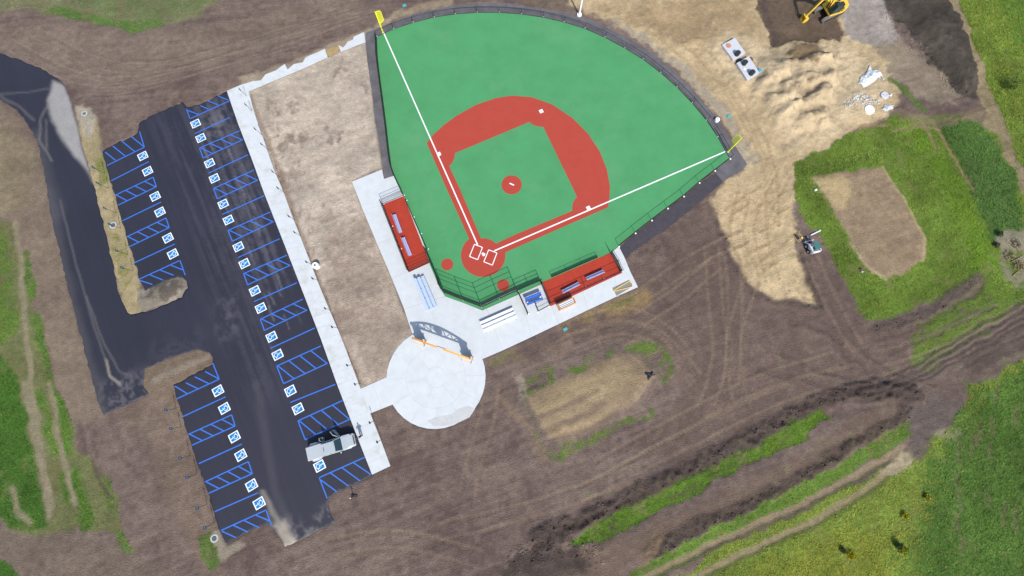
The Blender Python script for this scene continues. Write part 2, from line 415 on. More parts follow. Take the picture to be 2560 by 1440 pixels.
paint([(-200, 1390), (0, 1400), (45, 1425), (60, 1460), (-200, 1600)], (78, 120, 48), .5, .6, 1, grass=1.2)
stroke([(228, 1150), (250, 1200), (275, 1250)], .5, (100, 84, 76), .8, .2, .5, dz=-.08)
paint([(380, 985), (440, 985), (480, 1130), (540, 1300), (560, 1420), (520, 1440), (440, 1300), (380, 1100), (300, 1040)], (136, 118, 102), 1.5, 1.0, .6)
paint([(500, 1345), (525, 1325), (545, 1345), (555, 1390), (535, 1420), (508, 1400)], (106, 132, 66), .5, .7, .95, grass=1.0)
paint([(528, 1322), (550, 1325), (568, 1365), (600, 1350), (610, 1362), (560, 1400), (540, 1370)], (166, 154, 136), .4, .6, .9)
# upper island (tan gravel) and its dark end
paint([(205, 262), (240, 300), (255, 380), (275, 440), (300, 520), (325, 610), (350, 700), (360, 740), (345, 800), (310, 790), (290, 700), (255, 560), (230, 470), (195, 330), (190, 270)], (176, 160, 124), .5, .5, 1.0)
paint([(225, 385), (262, 390), (275, 450), (250, 470)], (132, 140, 74), .5, .8, .8, grass=.6, patch=.42)
paint([(265, 570), (300, 590), (330, 690), (310, 730), (290, 660)], (146, 144, 84), .5, .8, .8, grass=.5, patch=.48)
paint([(345, 725), (395, 705), (440, 690), (468, 700), (472, 722), (450, 745), (400, 768), (350, 785)], (152, 142, 128), .4, .4, 1.0, dz=.22)
paint([(355, 740), (400, 705), (445, 695), (466, 715), (440, 735), (380, 770)], (88, 80, 74), .4, .8, .8, patch=.50)
paint([(188, 265), (225, 270), (238, 300), (225, 345), (205, 340)], (182, 172, 156), .4, .4, .9)
paint([(350, 905), (430, 885), (505, 868), (535, 890), (545, 915), (440, 972), (430, 1010), (370, 990), (355, 960)], (132, 115, 98), .4, .6, .9, dz=.10)
stroke([(385, 955), (470, 915), (520, 893)], .9, (150, 138, 124), .7, .3, .3)
# top haul road
paint([(150, 60), (330, 85), (560, 60), (900, -20), (900, 40), (640, 130), (420, 200), (250, 230), (140, 180), (0, 120), (-100, 60)], (139, 124, 110), 1.6, 1.2, .6)
for pts in ([(0, 95), (200, 190), (400, 180), (640, 110), (900, 20)], [(60, 60), (240, 150), (430, 150), (700, 70), (930, 5)], [(190, 215), (330, 205), (520, 150), (760, 85)]):
    stroke(pts, .5, (118, 103, 94), .55, .25, .4, dz=-.03, brk=.45)
    tracks([(a + 14, b + 12) for a, b in pts], 1.9, .4, (150, 136, 122), .3, -.02)
# beige fill between the walk and the field
paint([(615, 225), (700, 190), (815, 142), (915, 104), (930, 220), (955, 420), (880, 452), (950, 620), (1030, 833), (975, 900), (968, 945), (902, 972), (855, 850), (790, 695), (730, 545), (680, 410), (640, 300)], (199, 184, 167), .5, .3, 1.0, var=.14, relief=.14)
paint([(830, 560), (915, 545), (1030, 833), (968, 945), (905, 970), (850, 840), (800, 720)], (168, 149, 134), 3.0, 2.0, .75)
for pts, a in (([(680, 345), (770, 330), (800, 345), (775, 372), (700, 372)], .9), ([(815, 320), (860, 325), (850, 365), (825, 350)], .95), ([(825, 165), (870, 150), (868, 185), (830, 195)], .8), ([(730, 250), (752, 245), (758, 270), (742, 282)], .8), ([(885, 195), (915, 190), (915, 215), (890, 215)], .7), ([(700, 430), (760, 430), (740, 460), (700, 460)], .6), ([(790, 540), (830, 530), (835, 560), (800, 575)], .6), ([(840, 760), (870, 750), (880, 830), (850, 850)], .6), ([(900, 700), (930, 690), (930, 740), (905, 745)], .55)):
    paint(pts, (132, 112, 103), .45, 2.0, a * .75, patch=.40)
for _k in range(150):
    _t = random.random(); _a = 650 + 330 * _t * random.random() + 40 * random.random(); _b = 240 + 640 * _t
    stroke([(_a, _b), (_a + random.uniform(-4, 4), _b + random.uniform(3, 12))], random.uniform(.15, .45), (146, 126, 114), random.uniform(.25, .6), .2, .5, dz=-.02)
stroke([(625, 240), (700, 430), (790, 690), (850, 840), (900, 960)], .8, (140, 116, 98), .6, .3, .3)
for k in range(9):
    x0 = 650 + 26 * k; stroke([(x0, 260 - 8 * k), (x0 + 60, 420 - 6 * k)], .5, (200, 186, 164), .4, .25, .6, dz=.04, brk=.5)
paint([(600, 195), (760, 140), (920, 70), (935, 75), (915, 100), (700, 190), (610, 222)], (176, 160, 138), .5, .5, .8)
paint([(935, 72), (1045, 28), (1130, 8), (1130, -5), (1040, 10), (960, 45)], (176, 158, 132), .6, .8, .8)
paint([(800, 130), (850, 112), (850, 125), (820, 140)], (196, 168, 118), .3, .3, .9)
# --- right-hand side: sand, spoil, pads, meadow
paint([(1300, 8), (1360, -10), (1440, 0), (1400, 22), (1330, 16)], (128, 112, 98), .6, .6, .9)
paint([(1420, 10), (1450, -60), (1900, -80), (1960, -60), (2080, -40), (2180, -20), (2230, 60), (2260, 130), (2240, 200), (2250, 250), (2220, 285), (2130, 330), (2060, 372), (1990, 410), (1980, 500), (1990, 600), (2015, 690), (2046, 768), (1960, 752), (1890, 730), (1850, 680), (1812, 610), (1790, 545), (1780, 500), (1810, 455), (1860, 425), (1850, 370), (1810, 305), (1750, 235), (1690, 165), (1610, 105), (1520, 55)], (202, 179, 142), .7, .9, 1.0, var=.12, relief=.14)
paint([(1480, 20), (1640, 5), (1880, -20), (1900, 60), (1760, 120), (1700, 90), (1600, 70)], (176, 152, 118), 2, 1.5, .8)
paint([(1600, 40), (1720, 60), (1790, 40), (1800, 60), (1730, 100), (1640, 90)], (150, 126, 102), 1, 1.6, .7, patch=.45)
paint([(1520, 55), (1610, 105), (1700, 175), (1760, 240), (1820, 310), (1880, 420), (1895, 400), (1830, 290), (1740, 190), (1660, 120), (1560, 60)], (176, 166, 148), .6, 1.0, .8)
paint([(1895, 110), (1960, 120), (2100, 100), (2230, 190), (2200, 250), (2100, 330), (1980, 380), (1930, 300), (1880, 220), (1780, 180), (1770, 120), (1830, 80)], (208, 187, 154), 1.5, 1.5, .8, var=.16, relief=.30)
paint([(1960, 130), (2050, 110), (2060, 150), (1980, 165)], (142, 120, 92), .6, 1.2, .9)
for a, b in (((1990, 165), (2055, 130)), ((2010, 215), (2055, 190)), ((2020, 240), (2050, 215)), ((1930, 250), (1990, 225)), ((2025, 300), (2050, 280))):
    stroke([a, b], .6, (128, 112, 92), .5, .3, .7)  # dark strokes paint in the shaded sides of the sand mounds
for pts in ([(1720, 90), (1800, 190), (1870, 300), (1920, 420), (1930, 560)], [(1640, 70), (1750, 170), (1840, 280), (1900, 400)], [(1860, 480), (1840, 580), (1880, 690)], [(1960, 430), (1900, 560), (1930, 700)]):
    tracks(pts, 2.0, .5, (180, 154, 116), .45, -.05)
for k in range(12):
    a = random.uniform(1810, 1960); b = random.uniform(500, 690)
    stroke([(a, b), (a + 40, b - 30)], .35, (176, 150, 108), .6, .15, .4, dz=.05)
paint([(1885, -80), (1895, 20), (1935, 118), (1990, 106), (2100, 100), (2112, 75), (2095, 40), (2120, -80)], (110, 94, 80), .4, .6, 1.0, dz=-.15)
paint([(1905, 20), (1940, 110), (1960, 112), (1925, 40), (1920, -20)], (96, 82, 76), .4, .5, .8)
paint([(2100, -60), (2200, -60), (2215, 20), (2250, 90), (2245, 115), (2200, 120), (2130, 100), (2100, 40)], (168, 158, 150), .6, .8, 1.0)
paint([(2195, 110), (2260, 100), (2340, 170), (2400, 230), (2380, 260), (2290, 250), (2230, 200)], (148, 134, 116), .8, 1.2, .9)
paint([(2200, -60), (2330, -60), (2380, 20), (2430, 110), (2460, 220), (2440, 255), (2395, 235), (2330, 160), (2262, 70), (2215, 25)], (84, 77, 70), .6, .8, 1.0, var=.25, relief=.3)
mound([(2235, -60), (2330, -60), (2390, 50), (2440, 190), (2420, 225), (2340, 130), (2270, 40)], 1.1, 3.0, .8)
stroke([(2215, 30), (2280, 100), (2340, 170), (2400, 235)], 2.2, None, 0, .6, .5, dz=.08, rough=1.5, clod=.6)
mound([(2100, 330), (2060, 280), (2090, 230), (2160, 240), (2200, 285), (2160, 320)], .35, 3.0, 1.0)
mound([(1780, 90), (1880, 80), (1920, 160), (1900, 215), (1840, 225), (1790, 160)], .25, 2.0, .8)
mound([(1925, 135), (2060, 112), (2078, 180), (2062, 290), (2000, 330), (1940, 310), (1890, 235), (1905, 190)], .8, 3.2, 1.6)
for a, b, hh_ in (((1955, 175), (2060, 150), .6), ((1960, 225), (2062, 192), .7), ((1985, 262), (2056, 232), .6), ((1925, 255), (1990, 232), .5), ((1995, 305), (2052, 282), .45), ((1900, 215), (1950, 190), .4)):
    stroke([a, lerp_(a, b, .5), b], 1.5, None, 0, .6, .8, dz=hh_, rough=.5)
for c in ((2000, 190), (2045, 240), (1960, 280), (2080, 200), (1935, 180), (2020, 310)):
    mound([(c[0] - 28, c[1] + 18), (c[0] - 5, c[1] - 16), (c[0] + 28, c[1] - 22), (c[0] + 18, c[1] + 10)], .45, 1.8, 1.2)
# meadow, top right
paint([(2380, -200), (2900, -200), (2900, 700), (2600, 560), (2560, 430), (2520, 350), (2480, 250), (2450, 150), (2410, 60)], (126, 152, 62), .6, .8, 1.0, grass=1.6)
paint([(2480, -100), (2900, -200), (2900, 400), (2560, 120), (2520, 40)], (98, 136, 54), 3, 2, .7, grass=1.6)
paint([(2330, -60), (2380, -60), (2415, 60), (2455, 150), (2485, 250), (2525, 350), (2560, 420), (2620, 560), (2540, 480), (2490, 380), (2450, 260), (2425, 110)], (168, 152, 118), .5, .9, .9, grass=.35)
stroke([(2480, 262), (2505, 320), (2545, 400), (2580, 480)], .8, (92, 84, 74), .7, .3, .8, brk=.45)
# grassed bank with an earth pad on it
paint([(1985, 405), (2055, 372), (2110, 340), (2180, 318), (2240, 285), (2300, 290), (2400, 285), (2450, 300), (2490, 340), (2540, 440), (2600, 560), (2700, 700), (2540, 770), (2470, 740), (2400, 770), (2330, 750), (2200, 802), (2160, 804), (2120, 730), (2080, 650), (2055, 590), (2020, 560), (1985, 490)], (114, 142, 58), .6, .9, 1.0, grass=1.3)
paint([(2340, 300), (2450, 300), (2540, 440), (2560, 620), (2480, 600), (2420, 450)], (86, 126, 62), .8, 1.0, .85, grass=1.9)
paint([(2240, 290), (2310, 300), (2420, 480), (2500, 640), (2440, 700), (2380, 520), (2300, 380)], (112, 152, 44), 1.2, 1.2, .6, grass=1.4)
mound([(2010, 440), (2190, 400), (2260, 490), (2330, 610), (2320, 670), (2205, 735), (2130, 690), (2080, 590), (2040, 510)], .8, 4.5, .5)
paint([(2030, 458), (2090, 438), (2195, 418), (2220, 450), (2250, 510), (2298, 595), (2300, 650), (2262, 680), (2210, 703), (2165, 688), (2140, 650), (2105, 590), (2070, 520)], (158, 137, 112), .35, .5, 1.0, var=.08)
paint([(2020, 450), (2090, 438), (2120, 460), (2110, 530), (2075, 525)], (188, 166, 126), .6, .6, .9)
stroke([(2200, 420), (2252, 505), (2300, 600), (2295, 655)], .5, (186, 164, 130), .8, .2, .3)
stroke([(2115, 610), (2150, 665), (2205, 703)], .5, (196, 176, 142), .7, .2, .3)
for pts in ([(2235, 330), (2290, 315), (2350, 325)], [(2300, 300), (2340, 370)], [(2330, 300), (2400, 420), (2440, 480)], [(2150, 318), (2220, 312)]):
    stroke(pts, .6, (150, 126, 100), .8, .2, .5, dz=-.05)
paint([(2230, 270), (2300, 285), (2350, 300), (2450, 270), (2480, 300), (2400, 305), (2330, 320), (2260, 300)], (140, 124, 100), .6, .9, .8)
stroke([(2225, 200), (2260, 230), (2305, 270)], .9, (100, 130, 62), .8, .3, .7, grass=1.0)
# earth between
paint([(1575, 680), (1640, 620), (1780, 500), (1800, 560), (1850, 690), (1900, 738), (2046, 770), (2015, 690), (2005, 650), (2060, 620), (2090, 680), (2160, 806), (2230, 800), (2400, 720), (2450, 685), (2470, 700), (2420, 760), (2290, 850), (2280, 905), (2320, 930), (2380, 900), (2480, 830), (2600, 760), (2600, 860), (2430, 960), (2380, 1050), (2330, 1090), (2280, 1080), (2260, 1030), (2150, 1000), (1960, 1040), (1700, 1160), (1560, 1140), (1700, 1000), (1690, 900), (1600, 840), (1400, 850), (1400, 820), (1600, 740)], (116, 98, 90), 1.2, .9, .85)
paint([(2290, 810), (2400, 760), (2450, 735), (2530, 765), (2460, 840), (2360, 890), (2330, 925), (2280, 905)], (112, 138, 56), .6, 1.4, .9, grass=1.0, patch=.42)
stroke([(2190, 830), (2330, 780), (2445, 690)], 1.6, (104, 90, 84), .9, .5, .4, dz=.18, rough=.8, clod=.25)
stroke([(1795, 560), (1830, 670), (1890, 740), (1960, 760), (2045, 775)], 1.0, (96, 82, 76), .6, .4, .5, dz=.08, rough=1.2, clod=.25)
stroke([(2002, 640), (2025, 700), (2050, 770)], 1.2, (90, 78, 72), .7, .4, .4, dz=.12, rough=1.2, clod=.3)
for pts in ([(1580, 760), (1680, 690), (1760, 640), (1860, 590)], [(1600, 800), (1700, 735), (1790, 660)], [(1780, 620), (1790, 760), (1800, 900), (1770, 1010)], [(1830, 640), (1840, 760), (1835, 880), (1850, 1000)], [(1880, 700), (1840, 830), (1830, 960)], [(2030, 650), (2090, 780), (2150, 880)], [(1400, 830), (1560, 790), (1660, 830), (1720, 900)], [(1400, 870), (1540, 820), (1650, 850), (1740, 950)], [(2090, 900), (1900, 960), (1700, 1060), (1500, 1170)], [(2150, 930), (1950, 990), (1700, 1110), (1450, 1240)], [(2200, 900), (2350, 850), (2500, 780)], [(1230, 960), (1215, 1060), (1180, 1180), (1170, 1240)], [(2280, 960), (2420, 870), (2560, 800)], [(1100, 1330), (1350, 1270), (1600, 1180)], [(820, 1370), (1000, 1350), (1200, 1400)]):
    tracks(pts, 2.1, .55, (140, 121, 105), .48, -.03)
for pts in ([(1380, 880), (1450, 855), (1540, 845), (1640, 880)], [(1290, 900), (1400, 850), (1500, 830)], [(1250, 1000), (1330, 1080), (1360, 1150)]):
    stroke(pts, 1.2, (150, 128, 104), .5, .5, .6, brk=.4)
stroke([(1400, 825), (1480, 795), (1560, 765), (1610, 745)], 2.4, (158, 132, 92), .7, .8, .8, brk=.42)
stroke([(1230, 905), (1400, 830), (1580, 748)], 1.0, (126, 126, 78), .6, .4, .6, grass=.6, brk=.5)
_r = random.Random(4)
for k in range(9):
    o_ = (k - 4) * 9
    stroke(smooth_path([(2120 + _r.uniform(-30, 30), 985 + o_ * .8), (2240, 965 + o_ * .9), (2350, 905 + o_), (2450, 850 + o_ * 1.1), (2600, 770 + o_ * 1.2)]), _r.uniform(.35, .9), (84, 73, 69) if k % 2 else (128, 112, 104), .6, .2, .5, dz=.07 if k % 2 else -.06, rough=1.0, clod=.10)
for pts in ([(1960, 880), (2060, 930), (2180, 950), (2280, 960)], [(1900, 920), (2050, 965), (2200, 985)], [(2060, 800), (2110, 880), (2190, 945), (2290, 985)], [(2095, 790), (2150, 870), (2230, 930), (2330, 960)], [(1980, 800), (2060, 830), (2100, 850)], [(2260, 1010), (2290, 1060), (2330, 1100)], [(2230, 1010), (2270, 1070), (2290, 1120)], [(2200, 850), (2330, 800), (2450, 720)], [(2220, 880), (2360, 820), (2480, 760)]):
    stroke(smooth_path(pts), .9, (90, 78, 73), .45, .4, .9, dz=-.05, rough=.8, bank=.05, clod=.08, brk=.40)
# centre-bottom pad
mound([(1315, 985), (1400, 945), (1540, 880), (1625, 940), (1590, 1000), (1400, 1110), (1340, 1050)], .45, 4.0, .5)
paint([(1318, 985), (1420, 935), (1500, 900), (1560, 885), (1600, 900), (1640, 945), (1600, 995), (1500, 1050), (1395, 1105), (1345, 1050)], (156, 136, 112), .5, .6, 1.0)
paint([(1330, 1005), (1440, 950), (1540, 900), (1600, 940), (1540, 985), (1440, 1010), (1350, 1040)], (172, 151, 118), 1.2, .8, .75)
for k in range(6):
    y0 = 1020 + 15 * k; stroke([(1345 + 8 * k, y0 + 10), (1480 + 12 * k, y0 - 55)], .7, (132, 114, 98) if k % 2 else (178, 157, 122), .55, .25, .4)
paint([(1320, 935), (1375, 918), (1382, 960), (1345, 985), (1312, 985)], (112, 130, 66), .5, .9, .85, grass=.75, patch=.47)
paint([(1415, 925), (1480, 893), (1545, 868), (1600, 850), (1655, 868), (1682, 905), (1680, 945), (1655, 968), (1640, 935), (1600, 890), (1560, 882), (1490, 900), (1440, 935)], (106, 130, 60), .5, .9, .9, grass=.8, patch=.47)
paint([(1378, 1145), (1395, 1110), (1480, 1080), (1560, 1050), (1630, 1030), (1610, 1050), (1540, 1085), (1450, 1130), (1395, 1158)], (106, 128, 62), .5, .9, .9, grass=.75, patch=.49)
paint([(1310, 985), (1340, 1030), (1350, 1090), (1370, 1140), (1335, 1080), (1310, 1030)], (120, 126, 84), .5, .9, .7, grass=.6, patch=.5)
paint([(1285, 930), (1320, 935), (1325, 985), (1300, 1000)], (168, 156, 138), .5, .8, .7, patch=.45)
# ditches and meadow, bottom right
paint([(1420, 1360), (1500, 1300), (1640, 1230), (1760, 1165), (1880, 1108), (2050, 1022), (2075, 1045), (2000, 1105), (1860, 1168), (1760, 1220), (1640, 1285), (1520, 1345), (1440, 1365)], (104, 140, 50), .5, .8, 1.0, grass=1.3, dz=-.12)
paint([(1480, 1330), (1620, 1255), (1760, 1190), (1900, 1120), (1880, 1150), (1750, 1215), (1610, 1290), (1500, 1345)], (92, 88, 66), .5, 1.4, .8, grass=.5, patch=.47)
stroke([(1350, 1345), (1440, 1310), (1550, 1260), (1660, 1200), (1780, 1140), (1900, 1085), (2040, 1010), (2140, 975), (2280, 990)], 2.3, (80, 69, 64), .75, .6, .7, dz=.24, rough=1.5, clod=.35)
stroke([(1400, 1330), (1500, 1290), (1640, 1225), (1780, 1160), (1880, 1112)], .9, (74, 64, 58), .6, .4, .7, dz=-.20, brk=.45)
paint([(1440, 1370), (1560, 1345), (1700, 1285), (1850, 1215), (2000, 1140), (2110, 1060), (2220, 1000), (2270, 1030), (2190, 1100), (2080, 1160), (1960, 1220), (1800, 1290), (1690, 1340), (1600, 1390), (1480, 1460), (1380, 1460)], (122, 104, 92), .6, .8, 1.0)
stroke([(1620, 1385), (1700, 1345), (1850, 1275), (2000, 1200), (2100, 1130), (2180, 1085), (2265, 1035)], 1.7, (80, 70, 63), .75, .5, .8, dz=.20, rough=1.5, clod=.3)
paint([(1250, 1420), (1300, 1380), (1380, 1345), (1440, 1370), (1460, 1420), (1380, 1470), (1240, 1500)], (82, 72, 68), .8, 1.2, .85)
stroke([(1290, 1400), (1420, 1360), (1480, 1380)], 3.0, None, 0, .8, .6, dz=.12, rough=1.5, clod=.6)
paint([(1500, 1480), (1560, 1440), (1640, 1390), (1730, 1350), (1860, 1285), (1980, 1225), (2090, 1165), (2190, 1105), (2270, 1050), (2285, 1080), (2240, 1120), (2100, 1205), (1950, 1280), (1780, 1370), (1600, 1470)], (112, 142, 62), .5, .8, 1.0, grass=1.2)
paint([(1640, 1330), (1660, 1350), (1620, 1415), (1590, 1400)], (140, 118, 98), .4, .6, .9)
paint([(1600, 1500), (1750, 1405), (1900, 1330), (2050, 1260), (2180, 1190), (2270, 1130), (2350, 1085), (2400, 1040), (2430, 970), (2600, 880), (2900, 900), (2900, 1800), (1500, 1800)], (140, 162, 70), .6, .9, 1.0, grass=1.6)
paint([(1800, 1500), (1900, 1420), (2050, 1350), (2160, 1320), (2240, 1340), (2200, 1500)], (142, 154, 60), 3, 2, .8, grass=1.6)
paint([(2320, 1180), (2440, 980), (2600, 900), (2900, 900), (2900, 1800), (2250, 1800), (2300, 1380)], (92, 132, 58), 5, 2, .9, grass=1.8)
for k in range(14):
    a, b = random.uniform(2380, 2550), random.uniform(960, 1380)
    stroke([(a, b), (a + random.uniform(-6, 8), b + random.uniform(20, 60))], .7, (120, 118, 84), .6, .3, .5, grass=.8)
for pts in ([(1560, 1470), (1750, 1375), (1920, 1300), (2070, 1230), (2150, 1185), (2260, 1120)], [(1700, 1460), (1850, 1390), (2000, 1318), (2120, 1255), (2200, 1195), (2290, 1120)]):
    stroke(pts, .9, (156, 138, 112), .9, .25, .35, dz=-.06)
    stroke([(a + 5, b + 12) for a, b in pts], .6, (86, 88, 58), .6, .2, .4)
paint([(2200, 1180), (2260, 1130), (2290, 1135), (2280, 1160), (2230, 1195)], (182, 166, 138), .4, .6, .8)
paint([(2260, 1030), (2330, 980), (2400, 1000), (2380, 1070), (2330, 1095), (2300, 1150), (2270, 1130), (2275, 1080)], (110, 98, 92), .6, .8, .9)
paint([(2335, 1085), (2400, 1065), (2420, 1100), (2370, 1120)], (156, 146, 124), .6, 1.2, .7, patch=.45)
paint([(2500, 590), (2560, 560), (2620, 600), (2620, 720), (2540, 720), (2500, 680)], (150, 138, 122), .6, 1.2, .9, patch=.42)
paint([(2400, 900), (2520, 810), (2620, 760), (2620, 850), (2500, 900), (2430, 950)], (96, 84, 78), .8, .8, .7)

# ------------------------------------------------------------------ outlines of the paved surfaces (photo pixels)
WALK_L = [(567, 228), (596, 312), (628, 394), (659, 480), (704, 594), (748, 707), (803, 850), (842, 960), (885, 1072), (930, 1187)]
ASPHALT = WALK_L + [(900, 1205), (850, 1228), (822, 1247), (825, 1280), (840, 1307), (790, 1330), (737, 1357), (712, 1368), (700, 1345), (680, 1316), (660, 1313), (640, 1322), (593, 1345), (563, 1358),
    (553, 1337), (540, 1300), (523, 1243), (500, 1177), (480, 1117), (457, 1043), (442, 997), (433, 962), (480, 938), (532, 911), (530, 895), (523, 883), (500, 873), (460, 882), (420, 897), (362, 923), (358, 960), (372, 987),
    (320, 1010), (258, 1037), (240, 990), (225, 930), (205, 850), (185, 780), (165, 700), (145, 610), (130, 550), (118, 480), (105, 400), (90, 350), (70, 310), (40, 275), (0, 250), (-160, 215), (-160, 90), (0, 133), (50, 150), (100, 170),
    (140, 193), (160, 210), (175, 245), (190, 300), (205, 360), (218, 405), (235, 465), (248, 520), (262, 575), (280, 650), (297, 730), (312, 772), (328, 787), (345, 784), (400, 767), (455, 742), (470, 718), (468, 704), (455, 692),
    (430, 696), (395, 712), (362, 727), (350, 705), (338, 660), (320, 605), (303, 545), (285, 480), (268, 425), (255, 378), (300, 355), (343, 333), (347, 307), (380, 290), (407, 277), (457, 255), (467, 268), (510, 257)]
def jitter(pts, amp, step, seed):
    """break a pixel outline into short pieces with a small random wander (broken asphalt edge)"""
    r = random.Random(seed); out = []; n = len(pts)
    for i in range(n):
        (ax, ay), (bx, by) = pts[i], pts[(i + 1) % n]; L = math.hypot(bx - ax, by - ay); k = max(1, int(L / step))
        straight = (pts[i] in WALK_L and pts[(i + 1) % n] in WALK_L)
        for j in range(k):
            t = j / k; a = 0 if straight else amp
            out.append((ax + (bx - ax) * t + r.uniform(-a, a), ay + (by - ay) * t + r.uniform(-a, a)))
    return out
ASPHALT_J = jitter(ASPHALT, 2.2, 9, 3)
WALK_R = [(621, 227), (639, 292), (652, 328), (675, 396), (690, 437), (709, 480), (731, 542), (752, 594), (790, 693), (813, 750), (853, 843), (902, 973), (925, 1032), (950, 1095), (976, 1165)]
TURF = [(942, 93), (984, 73), (1033, 57), (1085, 44), (1138, 36), (1192, 32), (1248, 32), (1303, 36), (1358, 44), (1410, 56), (1462, 72), (1512, 94), (1562, 121), (1608, 149), (1652, 183), (1693, 219), (1731, 259), (1767, 302), (1795, 344), (1824, 396),
    (1785, 426), (1747, 456), (1708, 490), (1668, 520), (1628, 550), (1587, 582), (1547, 615), (1525, 632), (1440, 670), (1358, 706), (1351, 711), (1298, 735), (1206, 775), (1113, 741), (1099, 720), (1080, 675), (1073, 658), (1065, 624), (1015, 501), (1009, 490), (986, 440), (978, 413), (973, 377), (960, 267), (947, 177), (944, 140)]
PATH_OUT = [(933, 74), (980, 56), (1041, 33), (1126, 15), (1199, 7), (1280, 9), (1340, 19), (1413, 32), (1480, 50), (1547, 84), (1613, 120), (1680, 173), (1747, 240), (1800, 307), (1830, 353), (1868, 411), (1853, 426), (1828, 440), (1807, 454)]
ZT, ZC, ZPATH = .10, .094, .088       # turf, concrete, cinder path
SLABS = []                            # apron slabs as pixel quads
SLABS += [[(880, 454), (955, 423), (960, 447), (986, 439), (1012, 495), (908, 527)], [(908, 527), (1012, 495), (1042, 567), (943, 610)], [(943, 610), (1042, 567), (1080, 652), (980, 697)], [(980, 697), (1080, 652), (1115, 740), (1010, 772)]]
SLABS += [[(1010, 772), (1115, 740), (1206, 776), (1217, 771), (1257, 876), (1208, 897), (1140, 880), (1030, 833)]]
RA = [((1217, 771), (1257, 876)), ((1299, 735), (1330, 842)), ((1357, 709), (1397, 810)), ((1441, 671), (1470, 775)), ((1526, 633), (1545, 740))]
SLABS += [[RA[k][0], RA[k + 1][0], RA[k + 1][1], RA[k][1]] for k in range(4)]
SLABS += [[(1526, 633), (1547, 616), (1562, 645), (1575, 677), (1595, 718), (1545, 740)]]
PLAZA_C, PLAZA_R = PXY(1090, 943, ZC), (PXY(1214, 943, ZC)[0] - PXY(966, 943, ZC)[0]) / 2
LINK = [(896, 974), (966, 943), (985, 1010), (925, 1034)]
STRIP1 = [(567, 227), (600, 213), (632, 203), (652, 201), (664, 186), (690, 176), (700, 168), (712, 160), (719, 174), (735, 160), (757, 156), (764, 143), (800, 128), (812, 122), (819, 143), (760, 170), (700, 195), (640, 220), (621, 228)]
STRIP2 = [(846, 113), (858, 119), (870, 104), (882, 99), (884, 92), (910, 80), (914, 105), (852, 129)]
LFP = [(913, 100), (918, 150), (930, 233), (937, 300), (947, 350), (955, 410), (958, 424), (960, 446), (987, 439)]   # cinder strip, left line
RSTRIP = [(1790, 433), (1807, 454), (1777, 480), (1740, 512), (1697, 547), (1650, 582), (1613, 607), (1577, 633), (1563, 645), (1549, 618), (1587, 586), (1628, 554), (1668, 524), (1708, 493), (1747, 459)]
PATHPOLY = TURF[:20] + [(1785, 427)] + [(1807, 454)] + PATH_OUT[::-1][1:]
LFPOLY = LFP[:-1] + [(987, 441)] + [(978, 413), (973, 377), (960, 267), (947, 177), (944, 140), (942, 93), (933, 74), (915, 82)]

def sink(poly, depth, keep=.25, rise=0.0, reach=1.5):
    """lower the soil under a slab; outside, bring it level with the slab's edge"""
    i = sel(poly, reach + .5); d = sdf(poly, X[i], Y[i])
    out = (d > 0) & (d < reach)
    w = np.where(out, 1 - d / reach, 0)
    HGT[i] = HGT[i] * (1 - w) + (rise + (N3[i] - .5) * .04 + (N2[i] - .5) * .03) * w
    k = sst(keep, 0, -d) if False else np.clip((-d) / keep, 0, 1)
    ins = d <= 0
    HGT[i] = np.where(ins, (rise + (N3[i] - .5) * .03) * (1 - k) - depth * k, HGT[i])
    GRASS[i] = np.where(d < .25, 0, GRASS[i]); CLOD[i] = np.where(d < .1, 0, CLOD[i])
_g = np.nonzero(GRASS > .3)[0]; _t = sst(.56, .74, fbm(X[_g] / 1.9, Y[_g] / 1.9, 77, 5, .6)) * .55 * np.clip(1.6 - GRASS[_g] * .6, .25, 1)
RGB[_g] = RGB[_g] * (1 - _t)[:, None] + np.array(A(132, 122, 86))[None] * _t[:, None]; GRASS[_g] *= 1 - _t
_t = fbm(X[_g] / 5.5, Y[_g] / 5.5, 78, 4); GCOL[_g] *= (.72 + .56 * _t)[:, None]; RGB[_g] *= (.72 + .36 * _t)[:, None]
_hh = np.clip(GRASS[_g] - 1.0, 0, 1) * (N3[_g] - .5) * .12; HGT[_g] += _hh + np.clip(GRASS[_g], 0, 1.5) * (N2[_g] - .5) * .10
HGT = np.maximum(HGT, -.25)
asp_w = pxs(ASPHALT_J)
sink(asp_w, .16, .35, .012, 1.2)
plaza_poly = [(PLAZA_C[0] + PLAZA_R * math.cos(t), PLAZA_C[1] + PLAZA_R * math.sin(t)) for t in np.linspace(0, 2 * math.pi, 48, endpoint=False)]
for q in [pxs(s, ZC) for s in SLABS] + [pxs(LINK, ZC), plaza_poly, pxs(WALK_L + WALK_R[::-1], ZC)]: sink(q, .12, .25, .055, .8)
for q in (STRIP1, STRIP2): sink(pxs(q, ZC), .12, .2, .08, .6)
for q in (PATHPOLY, LFPOLY, RSTRIP): sink(pxs(q, ZPATH), .12, .25, .06, .8)
sink(pxs(TURF, ZT), .12, .25, .05, .3)
# final pass: everything truly under a slab stays below it
for q in [pxs(s, ZC) for s in SLABS] + [pxs(LINK, ZC), plaza_poly, pxs(WALK_L + WALK_R[::-1], ZC), pxs(TURF, ZT), pxs(PATHPOLY), pxs(LFPOLY), pxs(RSTRIP), asp_w]:
    i = sel(q, .5); d = sdf(q, X[i], Y[i]); HGT[i] = np.where(d < -.3, -.16, HGT[i])

